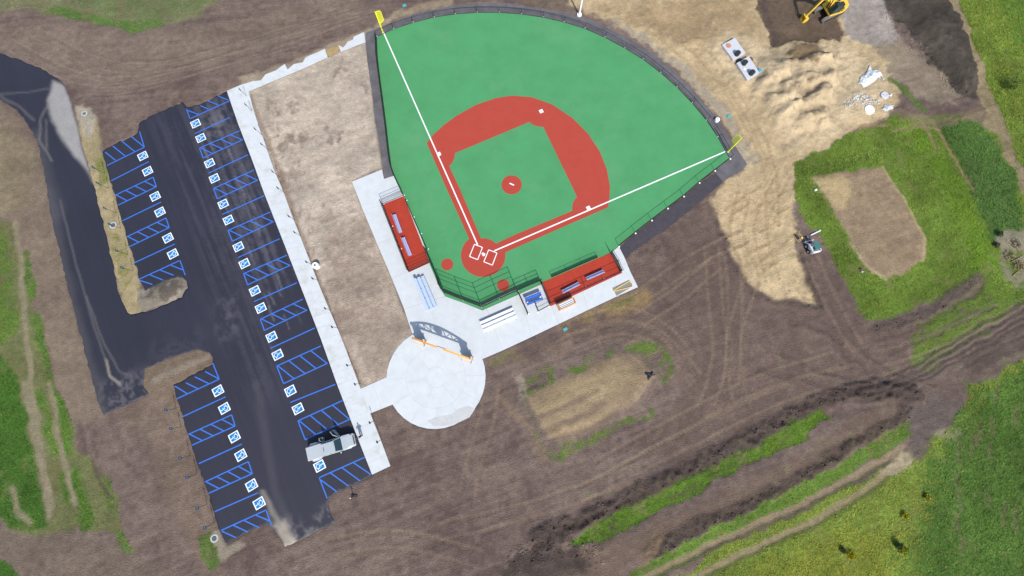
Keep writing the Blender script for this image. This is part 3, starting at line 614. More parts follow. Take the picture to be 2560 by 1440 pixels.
_w = pxs(WALK_L); i = sel(_w, 1.5); d = seg_dist(_w, X[i], Y[i], closed=False); k_ = inside(asp_w, X[i], Y[i]) | inside(pxs(WALK_L + WALK_R[::-1], ZC), X[i], Y[i])
HGT[i] = np.where((d < .9) & k_, -.16, HGT[i])
def tri_grid(name, co, rgb, shape, m, attr='soil'):
    ny, nx = shape; idx = np.arange(ny * nx).reshape(ny, nx)
    f = np.stack([idx[:-1, :-1], idx[:-1, 1:], idx[1:, 1:], idx[1:, :-1]], -1).reshape(-1, 4)
    return mesh_np(name, co, f, rgb, m, attr)
def mesh_np(name, co, f, rgb, m, attr='soil', smooth=True):
    me = bpy.data.meshes.new(name); k = f.shape[1]
    me.vertices.add(len(co)); me.vertices.foreach_set('co', np.ascontiguousarray(co, np.float32).ravel())
    me.loops.add(f.size); me.loops.foreach_set('vertex_index', np.ascontiguousarray(f, np.int32).ravel())
    me.polygons.add(len(f)); me.polygons.foreach_set('loop_start', np.arange(0, f.size, k, dtype=np.int32))
    me.update(calc_edges=True)
    if smooth: me.polygons.foreach_set('use_smooth', np.ones(len(f), bool))
    a = me.color_attributes.new(attr, 'FLOAT_COLOR', 'POINT')
    a.data.foreach_set('color', np.concatenate([rgb, np.ones((len(rgb), 1))], 1).astype(np.float32).ravel())
    me.materials.append(m); return link(bpy.data.objects.new(name, me))
attr_mat('soil_mat', 'soil', .20, (1.1, 4.0, 15.0), 1.0, 6.0, .15)
ground = tri_grid('ground', np.stack([X, Y, HGT], 1), RGB.clip(0, 1), SH, MATS['soil_mat']); ground['kind'] = 'structure'
HG = HGT.reshape(SH)
def hz(x, y):
    i = min(max(int(np.searchsorted(gx, x)) - 1, 0), len(gx) - 2); j = min(max(int(np.searchsorted(gy, y)) - 1, 0), len(gy) - 2)
    u = (x - gx[i]) / (gx[i + 1] - gx[i]); v = (y - gy[j]) / (gy[j + 1] - gy[j])
    return float((HG[j, i] * (1 - u) + HG[j, i + 1] * u) * (1 - v) + (HG[j + 1, i] * (1 - u) + HG[j + 1, i + 1] * u) * v)
def G(px, py, lift=0.0):
    """ground point seen at a pixel, on the real terrain"""
    z = 0.0
    for _ in range(3):
        x, y = PXY(px, py, z); z = hz(x, y)
    return Vector((x, y, z + lift))

# --- grass: leaning blades scattered through the meadow
core = (X > -92) & (X < 92) & (Y > -29) & (Y < 75) & (GRASS > .08)
ci = np.nonzero(core)[0]; pr = GRASS[ci] ** 1.1; pr = pr / pr.sum()
NT = 190000
pick = rng.choice(ci, NT, p=pr); bx = X[pick] + rng.uniform(-.1, .1, NT); by = Y[pick] + rng.uniform(-.1, .1, NT)
clump = fbm(bx / 1.6, by / 1.6, 41); keep = rng.random(NT) < (.45 + 1.1 * clump); pick, bx, by, clump = pick[keep], bx[keep], by[keep], clump[keep]; NT = len(pick)
hgt = (.035 + .12 * rng.random(NT) * (.4 + clump)) * (.5 + .5 * np.minimum(GRASS[pick], 1.8))
base = np.stack([bx, by, HGT[pick] - .03], 1); cols = GCOL[pick] * (rng.uniform(.8, 1.45, NT) * (.78 + .65 * clump))[:, None]
cols[:, 0] *= rng.uniform(.8, 1.35, NT); dry = rng.random(NT) < .10; cols[dry] = cols[dry] * np.array([1.7, 1.15, 1.5])
NBL = 3; V = []; C = []; F = []
wind = math.radians(140)
for k in range(NBL):
    a = rng.uniform(0, 2 * math.pi, NT); ln = rng.uniform(.8, 2.2, NT) * hgt
    b = base + np.stack([rng.uniform(-.09, .09, NT), rng.uniform(-.09, .09, NT), np.zeros(NT)], 1)
    wv = np.stack([np.cos(a), np.sin(a), np.zeros(NT)], 1) * (.03 + .035 * rng.random(NT))[:, None]
    tip = b + np.stack([-np.sin(a) * ln + np.cos(wind) * .3 * hgt, np.cos(a) * ln + np.sin(wind) * .3 * hgt, hgt], 1)
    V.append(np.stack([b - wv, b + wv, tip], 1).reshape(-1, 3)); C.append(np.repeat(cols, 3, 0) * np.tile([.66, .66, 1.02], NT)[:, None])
V = np.concatenate(V); C = np.concatenate(C).clip(0, .9); F = np.arange(len(V)).reshape(-1, 3)
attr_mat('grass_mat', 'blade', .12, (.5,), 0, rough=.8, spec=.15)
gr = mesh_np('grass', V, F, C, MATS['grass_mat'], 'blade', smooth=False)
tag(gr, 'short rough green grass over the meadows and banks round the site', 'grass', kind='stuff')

# --- clods and stones of loose soil
ci = np.nonzero((X > -92) & (X < 92) & (Y > -29) & (Y < 75) & (CLOD > 0) & (GRASS < .7))[0]; pr = CLOD[ci] / CLOD[ci].sum()
NC = 9000
pick = rng.choice(ci, NC, p=pr); OCT = np.array([(1, 0, 0), (-1, 0, 0), (0, 1, 0), (0, -1, 0), (0, 0, 1), (0, 0, -1)], float)
OF = np.array([(0, 2, 4), (2, 1, 4), (1, 3, 4), (3, 0, 4), (2, 0, 5), (1, 2, 5), (3, 1, 5), (0, 3, 5)])
big = CLOD[pick] > .2
r = np.where(big, .03 + .15 * rng.random(NC) ** 4, .025 + .05 * rng.random(NC) ** 2)
o = OCT[None] * r[:, None, None] * rng.uniform(.6, 1.3, (NC, 6, 1)) + rng.normal(0, .15, (NC, 6, 3)) * r[:, None, None]
th = rng.uniform(0, 6.28, NC); c_, s_ = np.cos(th)[:, None], np.sin(th)[:, None]
o = np.stack([o[..., 0] * c_ - o[..., 1] * s_, o[..., 0] * s_ + o[..., 1] * c_, o[..., 2] * .45], -1)
ctr = np.stack([X[pick] + rng.uniform(-.1, .1, NC), Y[pick] + rng.uniform(-.1, .1, NC), HGT[pick] + r * .25], 1)
V = (o + ctr[:, None]).reshape(-1, 3); F = (OF[None] + 6 * np.arange(NC)[:, None, None]).reshape(-1, 3)
C = np.repeat((RGB[pick] * rng.uniform(1.0, 2.0, NC)[:, None]).clip(0, 1), 6, 0)
cl = mesh_np('soil_clods', V, F, C, MATS['soil_mat'], 'soil', smooth=False)
tag(cl, 'loose brown clods of earth and small stones on the graded soil', 'soil', kind='stuff')

# ------------------------------------------------------------------ asphalt
def cdt_sheet(name, poly, z, step, rgbf, m, attr, depth=.08):
    """triangulated sheet with inner points, so that wear can be painted on it"""
    lo, hi = np.min(poly, 0), np.max(poly, 0); r = np.random.default_rng(5)
    xs, ys = np.arange(lo[0], hi[0], step), np.arange(lo[1], hi[1], step); gxx, gyy = np.meshgrid(xs, ys); gxx, gyy = gxx.ravel(), gyy.ravel()
    d = sdf(poly, gxx, gyy); k = d < -step * .5; n = len(poly)
    vin = [Vector(p) for p in poly] + [Vector((a, b)) for a, b in zip(gxx[k], gyy[k])]
    ov, oe, of, *_ = delaunay_2d_cdt(vin, [], [list(range(n))] if True else [], 1, 1e-5)
    co = np.array([(v.x, v.y, z) for v in ov]); f = np.array([t for t in of if len(t) == 3])
    a = co[f]; ar = (a[:, 1, 0] - a[:, 0, 0]) * (a[:, 2, 1] - a[:, 0, 1]) - (a[:, 2, 0] - a[:, 0, 0]) * (a[:, 1, 1] - a[:, 0, 1])
    f[ar < 0] = f[ar < 0][:, ::-1]
    # skirt
    e = {}
    for t in f:
        for i in range(3):
            q = (t[i], t[(i + 1) % 3])
            if (q[1], q[0]) in e: del e[(q[1], q[0])]
            else: e[q] = 1
    bnd = sorted({i for q in e for i in q}); mp = {b: len(co) + j for j, b in enumerate(bnd)}
    low = co[bnd].copy(); low[:, 2] -= depth
    sk = []
    for (p, q) in e: sk += [(q, p, mp[p]), (q, mp[p], mp[q])]
    co = np.concatenate([co, low]); f = np.concatenate([f, np.array(sk)])
    return mesh_np(name, co, f, rgbf(co[:, 0], co[:, 1]), m, attr, smooth=False)
DUST = []   # (kind, points, width, colour, alpha, soft, warp)
def asphalt_rgb(x, y):
    n1, n2 = fbm(x / 8, y / 8, 61), fbm(x / .9, y / .9, 62, 5, .7); ang = dirang((500, 500), (700, 1000)); c, s = math.cos(ang), math.sin(ang)
    stk = fbm((x * c + y * s) / 12, (-x * s + y * c) / .45, 63, 4, .6); wx, wy = fbm(x / 2, y / 2, 64) - .5, fbm(x / 2, y / 2, 65) - .5
    base = np.array(A(50, 50, 66))[None] * (.88 + .3 * (stk - .4) + .3 * (n1 - .5))[:, None]
    road = 1 - sst(-2, 2, sdf(pxs([(-200, 100), (140, 190), (220, 400), (250, 520), (300, 740), (340, 800), (520, 860), (500, 880), (360, 930), (372, 990), (258, 1040), (150, 620), (110, 400), (0, 240)]), x, y))
    base = base * (1 - .12 * road)[:, None]
    for kind, pts, w, colr, al, soft, warp, bk in DUST:
        q = pxs(pts); xx, yy = x + wx * 2 * warp, y + wy * 2 * warp
        d = sdf(q, xx, yy) if kind == 'p' else seg_dist(q, xx, yy, closed=False) - w / 2
        m_ = (1 - sst(-soft, soft, d)) * al
        if bk == 1: m_ = m_ * sst(.40, .62, stk * .7 + n2 * .3)
        if bk == 2: m_ = m_ * sst(.42, .58, n2)
        base = base * (1 - m_)[:, None] + np.array(A(*colr))[None] * (.85 + .3 * n2)[:, None] * m_[:, None]
    return base
DUST += [('p', [(133, 200), (160, 212), (175, 245), (190, 300), (205, 360), (218, 405), (232, 455), (215, 420), (180, 385), (145, 335), (125, 290), (118, 250)], 0, (170, 166, 164), .95, .5, .3, 0),
         ('p', [(480, 260), (568, 230), (600, 320), (660, 480), (740, 690), (640, 720), (560, 520), (500, 330)], 0, (120, 116, 128), .38, 3, .5, 1),
         ('p', [(380, 290), (460, 260), (540, 470), (640, 760), (720, 980), (640, 1000), (520, 720), (420, 420)], 0, (90, 86, 100), .3, 3, .5, 1),
         ('p', [(500, 300), (572, 262), (590, 310), (520, 345)], 0, (130, 126, 130), .4, 1.5, 1, 2),
         ('p', [(540, 780), (580, 740), (590, 830), (560, 850)], 0, (116, 112, 122), .35, 1.5, 1, 2),
         ('p', [(680, 1300), (760, 1320), (830, 1270), (838, 1310), (712, 1370)], 0, (138, 132, 132), .7, 1.6, 1, 2),
         ('p', [(684, 1316), (712, 1300), (740, 1358), (712, 1370)], 0, (196, 184, 166), .9, .5, .5, 0),
         ('s', [(640, 960), (690, 1240), (725, 1330)], 1.2, (84, 80, 90), .4, .5, .2, 0),
         ('s', [(655, 1230), (700, 1320), (720, 1360)], .7, (150, 142, 132), .7, .3, .2, 0),
         ('p', [(245, 960), (362, 925), (372, 990), (258, 1038)], 0, (104, 100, 108), .75, 1.5, .6, 2),
         ('s', [(120, 480), (150, 620), (190, 790), (235, 950), (258, 1030)], 1.2, (100, 96, 98), .4, .8, .4, 0),
         ('s', [(88, 340), (115, 440), (140, 540)], 2.0, (96, 94, 98), .4, 1.2, .6, 0),
         ('s', [(125, 250), (100, 300), (98, 350), (130, 400)], .35, (140, 134, 130), .45, .2, .2, 0),
         ('s', [(115, 300), (118, 370)], .3, (140, 134, 130), .4, .2, .2, 0),
         ('s', [(0, 236), (60, 232), (120, 220)], .3, (126, 124, 128), .35, .2, .3, 0),
         ('s', [(0, 240), (50, 270), (85, 300)], .4, (126, 122, 120), .4, .25, .3, 0),
         ('s', [(265, 900), (275, 940), (300, 958)], .35, (170, 160, 146), .7, .15, .1, 0),
         ('s', [(150, 500), (190, 660), (230, 800), (265, 905)], .25, (120, 116, 118), .5, .15, .1, 0),
         ('s', [(215, 740), (260, 860), (300, 930), (330, 940)], .25, (120, 116, 118), .5, .15, .1, 0),
         ('p', [(380, 860), (500, 820), (520, 870), (380, 920)], 0, (84, 82, 92), .3, 1.5, 1, 2)]
for _ in range(26):
    t = random.random(); a = 540 + 180 * t + random.uniform(-60, 40); b = 330 + 520 * t + random.uniform(-40, 40)
    DUST.append(('s', [(a, b), (a + 14, b + 34)], random.uniform(.12, .3), (150, 146, 152), random.uniform(.15, .45), .12, .15, 0))
attr_mat('asphalt_mat', 'wear', .10, (2.5, 30.0), .25, 45.0, .012, rough=.62, spec=.45)
lot = cdt_sheet('parking_lot', asp_w, 0.0, .30, asphalt_rgb, MATS['asphalt_mat'], 'wear'); lot['kind'] = 'structure'

# painted lines and accessible-parking symbols are parts of the lot
ZM = .006
def line_px(p, q, w=.16, m='blue_paint', parent=None, name='stall_line', z=ZM):
    a, b = P(*p, 0), P(*q, 0); d = (b - a).normalized(); n = Vector((-d.y, d.x, 0)) * (w / 2)
    mb = MB().add([(v.x, v.y, z) for v in (a - n, b - n, b + n, a + n)], [(0, 1, 2, 3)])
    return mb.build(name, m, parent or lot)
def lerp(p, q, t): return (p[0] + (q[0] - p[0]) * t, p[1] + (q[1] - p[1]) * t)
_zi = [0]
def hatch(tl, tr, bl, br, closed='l'):
    """hatched access aisle: two long sides, closed end at the drive side, four slanting bars"""
    line_px(tl, tr, name='aisle_line'); line_px(bl, br, name='aisle_line')
    line_px(tl if closed == 'l' else tr, bl if closed == 'l' else br, name='aisle_line', z=ZM + .0015)
    for k in range(4):
        line_px(lerp(tl, tr, .25 * k + .02), lerp(bl, br, .25 * k + .24), name='hatch_bar', z=ZM + .003)
HR = [((499, 370), (599, 327), (508, 395), (607, 349)), ((534, 471), (635, 425), (543, 497), (645, 450)), ((570, 576), (676, 530), (581, 603), (684, 554)), ((609, 684), (717, 638), (619, 712), (726, 663)),
      ((651, 798), (757, 748), (661, 826), (768, 775)), ((692, 915), (802, 865), (709, 959), (819, 908)), ((745, 1052), (857, 1001), (763, 1099), (875, 1048))]
for h in HR: hatch(*h)
for p, q in (((487, 334), (574, 294)), ((521, 433), (620, 387)), ((556, 536), (661, 489)), ((595, 644), (699, 597)), ((635, 754), (742, 707)), ((676, 871), (787, 820)), ((726, 1006), (838, 961)), ((782, 1146), (895, 1095)),
             ((278, 452), (372, 404)), ((306, 552), (403, 505)), ((336, 657), (437, 610)), ((456, 1042), (564, 992)), ((497, 1159), (605, 1110)), ((537, 1279), (645, 1232))): line_px(p, q)
for p, q in (((466, 272), (475, 297)), ((475, 297), (574, 252)), ((798, 1194), (912, 1143)), ((798, 1194), (818, 1246)), ((349, 329), (361, 368)), ((267, 414), (361, 368)), ((348, 698), (450, 651)), ((450, 651), (463, 688)),
             ((532, 908), (548, 948)), ((442, 997), (548, 948)), ((553, 1326), (665, 1275)), ((665, 1275), (679, 1313))): line_px(p, q, name='aisle_line')
for p, q in (((469, 276), (496, 286)), ((501, 264), (521, 273)), ((519, 252), (546, 262)), ((545, 240), (570, 250)), ((801, 1199), (842, 1229)), ((826, 1182), (871, 1215)), ((855, 1169), (900, 1202)), ((884, 1157), (927, 1186)),
             ((263, 380), (289, 401)), ((282, 365), (313, 390)), ((305, 353), (337, 379)), ((328, 341), (360, 367)), ((349, 701), (381, 711)), ((375, 687), (407, 700)), ((400, 675), (434, 688)), ((427, 663), (458, 675)),
             ((437, 965), (468, 984)), ((465, 957), (495, 972)), ((487, 942), (522, 959)), ((513, 929), (547, 947)), ((555, 1328), (590, 1344)), ((583, 1313), (620, 1330)), ((610, 1301), (648, 1319)), ((640, 1288), (674, 1302))): line_px(p, q, name='hatch_bar', z=ZM + .003)
for h in (((288, 488), (383, 443), (295, 513), (391, 467)), ((317, 592), (415, 545), (323, 617), (423, 569)), ((471, 1086), (579, 1037), (480, 1113), (588, 1065)), ((512, 1205), (621, 1154), (522, 1233), (631, 1184))): hatch(*h, closed='r')
SY = [(489, 309), (502, 345), (524, 408), (536, 446), (558, 510), (571, 550), (596, 617), (611, 659), (637, 727), (652, 770), (679, 842), (694, 887), (726, 977), (745, 1022), (799, 1165)]
SYL = [(357, 390), (369, 428), (388, 491), (400, 530), (420, 595), (432, 635), (545, 977), (561, 1021), (586, 1092), (602, 1138), (629, 1213), (648, 1258)]
def flat(mb, pts, z=0): mb.add([(x, y, z) for x, y in pts], [tuple(range(len(pts)))])
def thick(mb, pts, w):
    """flat ribbon along a polyline"""
    L, R = [], []; n = len(pts)
    for i in range(n):
        t = Vector(pts[min(i + 1, n - 1)]) - Vector(pts[max(i - 1, 0)]); t.normalize(); q = Vector((-t.y, t.x)) * (w / 2); c = Vector(pts[i]); L.append(c + q); R.append(c - q)
    k = len(mb.v); mb.v += [(v.x, v.y, 0) for v in L + R]; mb.f += [(k + i, k + i + 1, k + n + i + 1, k + n + i) for i in range(n - 1)]
def isa_mesh():
    mb = MB(); flat(mb, [(-.10 + .085 * math.cos(t), .50 + .085 * math.sin(t)) for t in np.linspace(0, 2 * math.pi, 14, endpoint=False)])
    thick(mb, [(-.08, .40), (-.04, -.04), (.22, -.04), (.34, -.38), (.46, -.34)], .10); thick(mb, [(-.06, .20), (.20, .20)], .08)
    thick(mb, [(-.06 + .34 * math.cos(t), -.18 + .34 * math.sin(t)) for t in np.linspace(math.radians(125), math.radians(345), 14)], .085)
    return mb
_sym = None
for k, c in enumerate(SY + SYL):
    right = k < len(SY); p = P(*c, 0)
    a = dirang((487, 334), (574, 294)) if right else dirang((372, 404), (278, 452))
    side = .74; o = MB(); flat(o, [(-side, -side * .86), (side, -side * .86), (side, side * .86), (-side, side * .86)])
    if _sym is None:
        w = o.build('accessible_symbol', 'white_paint', lot)
        b = MB(); s2 = side * .80; flat(b, [(-s2, -s2 * .86), (s2, -s2 * .86), (s2, s2 * .86), (-s2, s2 * .86)]); b = b.build('blue_panel', 'sign_blue', w); b.location = (0, 0, .003)
        f = isa_mesh().build('wheelchair_figure', 'white_paint', w); f.location = (0, 0, .006); f.scale = (.9, .9, 1); f.rotation_euler = (0, 0, -math.pi / 2)
        _sym = w
    else: w = copy_tree(_sym, lot)
    w.location = (p.x, p.y, ZM); w.rotation_euler = (0, 0, a)

# ------------------------------------------------------------------ concrete
walk = MB(); apron_root = None
def arc_len(pts):
    s = [0]
    for a, b in zip(pts[:-1], pts[1:]): s.append(s[-1] + math.hypot(b[0] - a[0], b[1] - a[1]))
    return s
def along(pts, t):
    s = arc_len(pts); d = t * s[-1]
    for i in range(len(pts) - 1):
        if d <= s[i + 1] or i == len(pts) - 2: return lerp(pts[i], pts[i + 1], (d - s[i]) / (s[i + 1] - s[i]))
def shrink(poly, g):
    cx = sum(p[0] for p in poly) / len(poly); cy = sum(p[1] for p in poly) / len(poly); out = []
    for x, y in poly:
        d = math.hypot(x - cx, y - cy); out.append((x - (x - cx) * g / d, y - (y - cy) * g / d))
    return out
def struct_empty(name):
    o = link(bpy.data.objects.new(name, None)); o['kind'] = 'structure'; return o
def under(name, poly, z, parent): return MB().prism(poly, z - .10, z).build(name, 'old_concrete', parent)
walk = struct_empty('sidewalk'); NSL = 34
WLs, WRs = [along(WALK_L, k / NSL) for k in range(NSL + 1)], [along(WALK_R, k / NSL) for k in range(NSL + 1)]
under('joint_bed', pxs(WALK_L + WALK_R[::-1], ZC), ZC - .03, walk)
for k in range(NSL):
    q = pxs([WLs[k], WRs[k], WRs[k + 1], WLs[k + 1]], ZC); MB().prism(shrink(q, .012), -.06, ZC + random.uniform(-.003, .003)).build('slab', 'walk_concrete', walk)
for k in range(2):
    a, b = LINK[0], LINK[3]; MB().prism(shrink(pxs([lerp(LINK[0], LINK[1], k / 2), lerp(LINK[0], LINK[1], (k + 1) / 2), lerp(LINK[3], LINK[2], (k + 1) / 2), lerp(LINK[3], LINK[2], k / 2)], ZC), .012), -.06, ZC).build('slab', 'concrete', walk)
for st in (STRIP1, STRIP2): MB().prism(pxs(st, ZC), -.06, ZC).build('slab', 'walk_concrete', walk)
apron = struct_empty('dugout_apron')
for s in SLABS: MB().prism(shrink(pxs(s, ZC), .012), -.06, ZC + random.uniform(-.003, .001)).build('slab', 'concrete', apron)
plaza = struct_empty('round_plaza')
def ring(r0, r1, a0, a1, z):
    n = max(3, int((a1 - a0) / .13)); t = np.linspace(a0, a1, n); p = [(PLAZA_C[0] + r1 * math.cos(k), PLAZA_C[1] + r1 * math.sin(k)) for k in t]
    if r0 > 0: p += [(PLAZA_C[0] + r0 * math.cos(k), PLAZA_C[1] + r0 * math.sin(k)) for k in t[::-1]]
    return p
RM, RI = PLAZA_R * .605, PLAZA_R * .205
MB().prism([(PLAZA_C[0] + (PLAZA_R - .03) * math.cos(t), PLAZA_C[1] + (PLAZA_R - .03) * math.sin(t)) for t in np.linspace(0, 2 * math.pi, 48, endpoint=False)], -.06, ZC - .012).build('joint_bed', 'old_concrete', plaza)
for k in range(12):
    g = .011 / PLAZA_R; MB().prism(ring(RM + .012, PLAZA_R, k * math.pi / 6 + g + .04, (k + 1) * math.pi / 6 - g + .04, 0), -.05, ZC + .006).build('slab', 'concrete', plaza)
for k in range(6):
    g = .011 / RM; MB().prism(ring(RI + .012, RM - .012, k * math.pi / 3 + g + .2, (k + 1) * math.pi / 3 - g + .2, 0), -.05, ZC + .005).build('slab', 'concrete', plaza)
MB().prism(ring(0, RI - .012, 0, 2 * math.pi * .995, 0), -.05, ZC + .005).build('slab', 'concrete', plaza)
# dusty soil washed over the rim of the plaza
mat('dust_film', (.455, .46, .465), .95, var=.12, vscale=2)
MB().prism(pxs([(1068, 1052), (1090, 1043), (1130, 1035), (1150, 1020), (1172, 1015), (1188, 1022), (1174, 1043), (1150, 1055), (1120, 1064), (1085, 1066)], ZC), ZC + .006, ZC + .0105).build('dust_patch', 'dust_film', plaza)

# ------------------------------------------------------------------ the field
turf = sheet('turf_field', pxs(TURF, ZT), ZT, 'turf_worn', depth=.12)
mat('cinder', A(112, 109, 114), .95, var=.34, vscale=.6, bump=.4, bscale=12)
mat('dark_cinder', A(80, 76, 84), .95, var=.2, vscale=1.2, bump=.4, bscale=14)
sheet('outfield_path', pxs(PATHPOLY, ZPATH), ZPATH, 'cinder', depth=.1)
sheet('left_line_path', pxs(LFPOLY, ZPATH - .005), ZPATH - .005, 'cinder', depth=.1)
sheet('right_line_path', pxs(RSTRIP, ZPATH - .004), ZPATH - .004, 'dark_cinder', depth=.1)
ZR = ZT + .005
HOMEC, HOMER = PXY(1208, 638, ZR), 3.42
def arcpts(c, r, a0, a1, n): return [(c[0] + r * math.cos(t), c[1] + r * math.sin(t)) for t in np.linspace(a0, a1, n)]
def ang_to(c, px): q = PXY(*px, ZR); return math.atan2(q[1] - c[1], q[0] - c[0])
RED_OUT = [(1067, 358), (1083, 337), (1110, 312), (1140, 290), (1190, 262), (1240, 245), (1280, 239), (1330, 243), (1380, 261), (1430, 294), (1470, 334), (1500, 380), (1517, 423), (1525, 467), (1524, 495), (1520, 518)]
aR, aL = ang_to(HOMEC, (1262, 632)), ang_to(HOMEC, (1174, 598))
outer = pxs(RED_OUT + [(1263, 631)], ZR) + arcpts(HOMEC, HOMER, aR, aL - 2 * math.pi, 40) + pxs([(1173, 597), (1120, 480)], ZR)
MB().prism(outer, ZT - .01, ZR).build('red_infield', 'red_worn', turf)
aI, aJ = ang_to(HOMEC, (1240, 609)), ang_to(HOMEC, (1203, 596))
def bite(pa, pb, base, n=7):
    """arc round a base between two pixels"""
    c = PXY(*base, ZR); a, b = ang_to(c, pa), ang_to(c, pb)
    if b - a > math.pi: b -= 2 * math.pi
    if a - b > math.pi: b += 2 * math.pi
    ra, rb = (math.dist(PXY(*p, ZR), c) for p in (pa, pb))
    return [(c[0] + (ra + (rb - ra) * k / n) * math.cos(a + (b - a) * k / n), c[1] + (ra + (rb - ra) * k / n) * math.sin(a + (b - a) * k / n)) for k in range(n + 1)]
inner = pxs([(1153, 480)], ZR) + pxs([(1203, 597), (1211, 595), (1220, 597), (1228, 600), (1235, 605), (1240, 609), (1280, 590)], ZR) + bite((1431, 527), (1442, 493), (1471, 520)) + pxs([(1437, 480)], ZR) + bite((1358, 317), (1323, 305), (1353, 278)) + pxs([(1280, 323)], ZR) + bite((1137, 383), (1123, 415), (1097, 385))
MB().prism(inner, ZT, ZR + .004).build('infield_turf', 'turf_worn', turf)
ZW = ZR + .009
def disc(px, r, name, m, z): MB().prism(arcpts(PXY(*px, z), r, 0, 2 * math.pi * .98, 36), ZT, z).build(name, m, turf)
disc((1279, 462), 1.62, 'pitching_circle', 'red_worn', ZW - .002); disc((1118, 661), .93, 'on_deck_circle', 'red_worn', ZR); disc((1258, 713), .93, 'on_deck_circle', 'red_worn', ZR)
def wline(p, q, w=.15, name='foul_line', z=ZW):
    a, b = P(*p, z), P(*q, z); d = (b - a).normalized(); n = Vector((-d.y, d.x, 0)) * (w / 2)
    return MB().add([a - n, b - n, b + n, a + n], [(0, 1, 2, 3)]).build(name, 'white_paint', turf)
wline((1194, 612), (960, 84), .20); wline((1236, 627), (1813, 379), .20)
def quad_outline(c, w, name):
    for i in range(4): wline(c[i], c[(i + 1) % 4], w, name, ZW + .001 * (i % 2 + 1))
Z6 = lambda x, y: (1060 + x / 7.578, 600 + y / 7.578)
quad_outline([Z6(955, 82), Z6(1108, 140), Z6(1017, 372), Z6(863, 312)], .13, 'batter_box_line'); quad_outline([Z6(1225, 187), Z6(1382, 244), Z6(1295, 476), Z6(1133, 412)], .13, 'batter_box_line')
hp = [Z6(1090, 258), Z6(1110, 234), Z6(1162, 258), Z6(1158, 292), Z6(1118, 310)]
MB().prism(pxs(hp, ZW), ZT, ZW + .004).build('home_plate', 'white_paint', turf)
for c in ((1471, 520), (1353, 278), (1097, 385)):
    q = P(*c, ZW); a = dirang((1207, 637), (1471, 520)); MB().box((q.x, q.y, ZW), (.62, .62, .05), a).build('base', 'white_paint', turf, bevel=.012)
a_ = P(1274, 458, ZW); b_ = P(1285, 463, ZW); MB().bar(a_ + Vector((0, 0, .01)), b_ + Vector((0, 0, .01)), .2, .03).build('pitching_plate', 'white_paint', turf)
mat('dust_turf', A(140, 176, 140), .9, var=.1)

# ------------------------------------------------------------------ fences
def fence(label, pts, h, rails=(1.0,), z=ZT, panel='chain_link', panel_z=(.06, 1.0), post_r=.035, cat='fence', group=None, name='chain_link_fence', footing=False, screen=None, rail_m='black_steel', post_m='black_steel', skip=(), group_label=None, inset=0.0):
    """posts at the given pixels (or world points), a panel per bay and rails at fractions of h"""
    W = [P(*p, z) if not isinstance(p, Vector) else p for p in pts]
    root = thing(name, label, cat, W[0], group=group); off = W[0]
    for k, p in enumerate(W):
        MB().tube(p + Vector((0, 0, -.05)), p + Vector((0, 0, h + .03)), post_r, n=8).build('post', post_m, root, off)
        if footing: MB().lathe([(.14, -.04), (.14, .012), (.10, .03)], p + Vector(((.10, .06, 0) if footing is True else footing)), 10).build('footing', 'white_paint', root, off)
    for k in range(len(W) - 1):
        a, b = W[k], W[k + 1]
        if k in skip: continue
        d = (b - a).normalized(); nrm = Vector((-d.y, d.x, 0)) * .003
        for f in rails: MB().tube(a + Vector((0, 0, h * f)), b + Vector((0, 0, h * f)), .034, n=6, caps=False).build('rail', rail_m, root, off)
        lo, hi = panel_z[0] * h, panel_z[1] * h
        MB().add([a + Vector((0, 0, lo)), b + Vector((0, 0, lo)), b + Vector((0, 0, hi)), a + Vector((0, 0, hi))], [(0, 1, 2, 3)]).build('mesh_panel', panel, root, off)
        if screen:
            s0, s1, m = screen; n2 = nrm * 8
            MB().add([a + n2 + Vector((0, 0, s0)), b + n2 + Vector((0, 0, s0)), b + n2 + Vector((0, 0, s1)), a + n2 + Vector((0, 0, s1))], [(0, 1, 2, 3)]).build('pad', m, root, off)
    return root
OFP = TURF[:20]
fence('long low black chain link fence curving round the green outfield', OFP, 1.25, (1.0, .06), footing=(.0, .14, 0), post_r=.04)
fence('low black fence along the right foul line, in front of the dark strip', [(1824, 396), (1786, 426), (1747, 456), (1708, 490), (1668, 520), (1628, 550), (1587, 582), (1546, 615)], 1.25, (1.0, .06), footing=(.12, -.08, 0))
fence('dark screened fence along the left foul line beside the beige soil', [(942, 93), (944, 140), (948, 177), (954, 222), (960, 267), (967, 322), (973, 377), (978, 413)], 1.25, (1.0, .06), screen=(.05, 1.2, 'windscreen'))
fence('short dark fence from the left cinder path down to the left dugout', [(978, 414), (986, 440), (998, 466), (1009, 489)], 1.25, (1.0, .06), screen=(.05, 1.2, 'windscreen'))
# backstop
bs = fence('tall black backstop behind home plate with dark padding at its foot', [(1112, 733), (1159, 752), (1205, 769), (1249, 748), (1293, 728)], 4.1, (1.0, .8, .6, .3), post_r=.06, cat='backstop', name='backstop', screen=(.05, .85, 'windscreen'))
for k, (a, b) in enumerate((((1205, 769), (1249, 748)), ((1249, 748), (1293, 728)))):
    p, q = P(*a, ZT), P(*b, ZT)
    for zz in (.35, .65, .95): MB().tube(p + Vector((.0, .12, zz)), q + Vector((.0, .12, zz)), .028, n=6).build('pale_rail', 'galvanised', bs, bs.location)
for c in ((1159, 752), (1205, 769), (1249, 748), (1293, 728)):
    p = P(*c, ZT); MB().tube(p + Vector((.0, -.05, 0)), p + Vector((.0, -.05, 1.35)), .05, n=8).build('pad_post', 'galvanised', bs, bs.location)
fence('dark screened side fence between the left dugout and the backstop', [(1066, 626), (1080, 660), (1096, 697), (1101, 717), (1112, 733)], 2.4, (1.0, .5), post_r=.045, screen=(.05, 2.3, 'windscreen'))
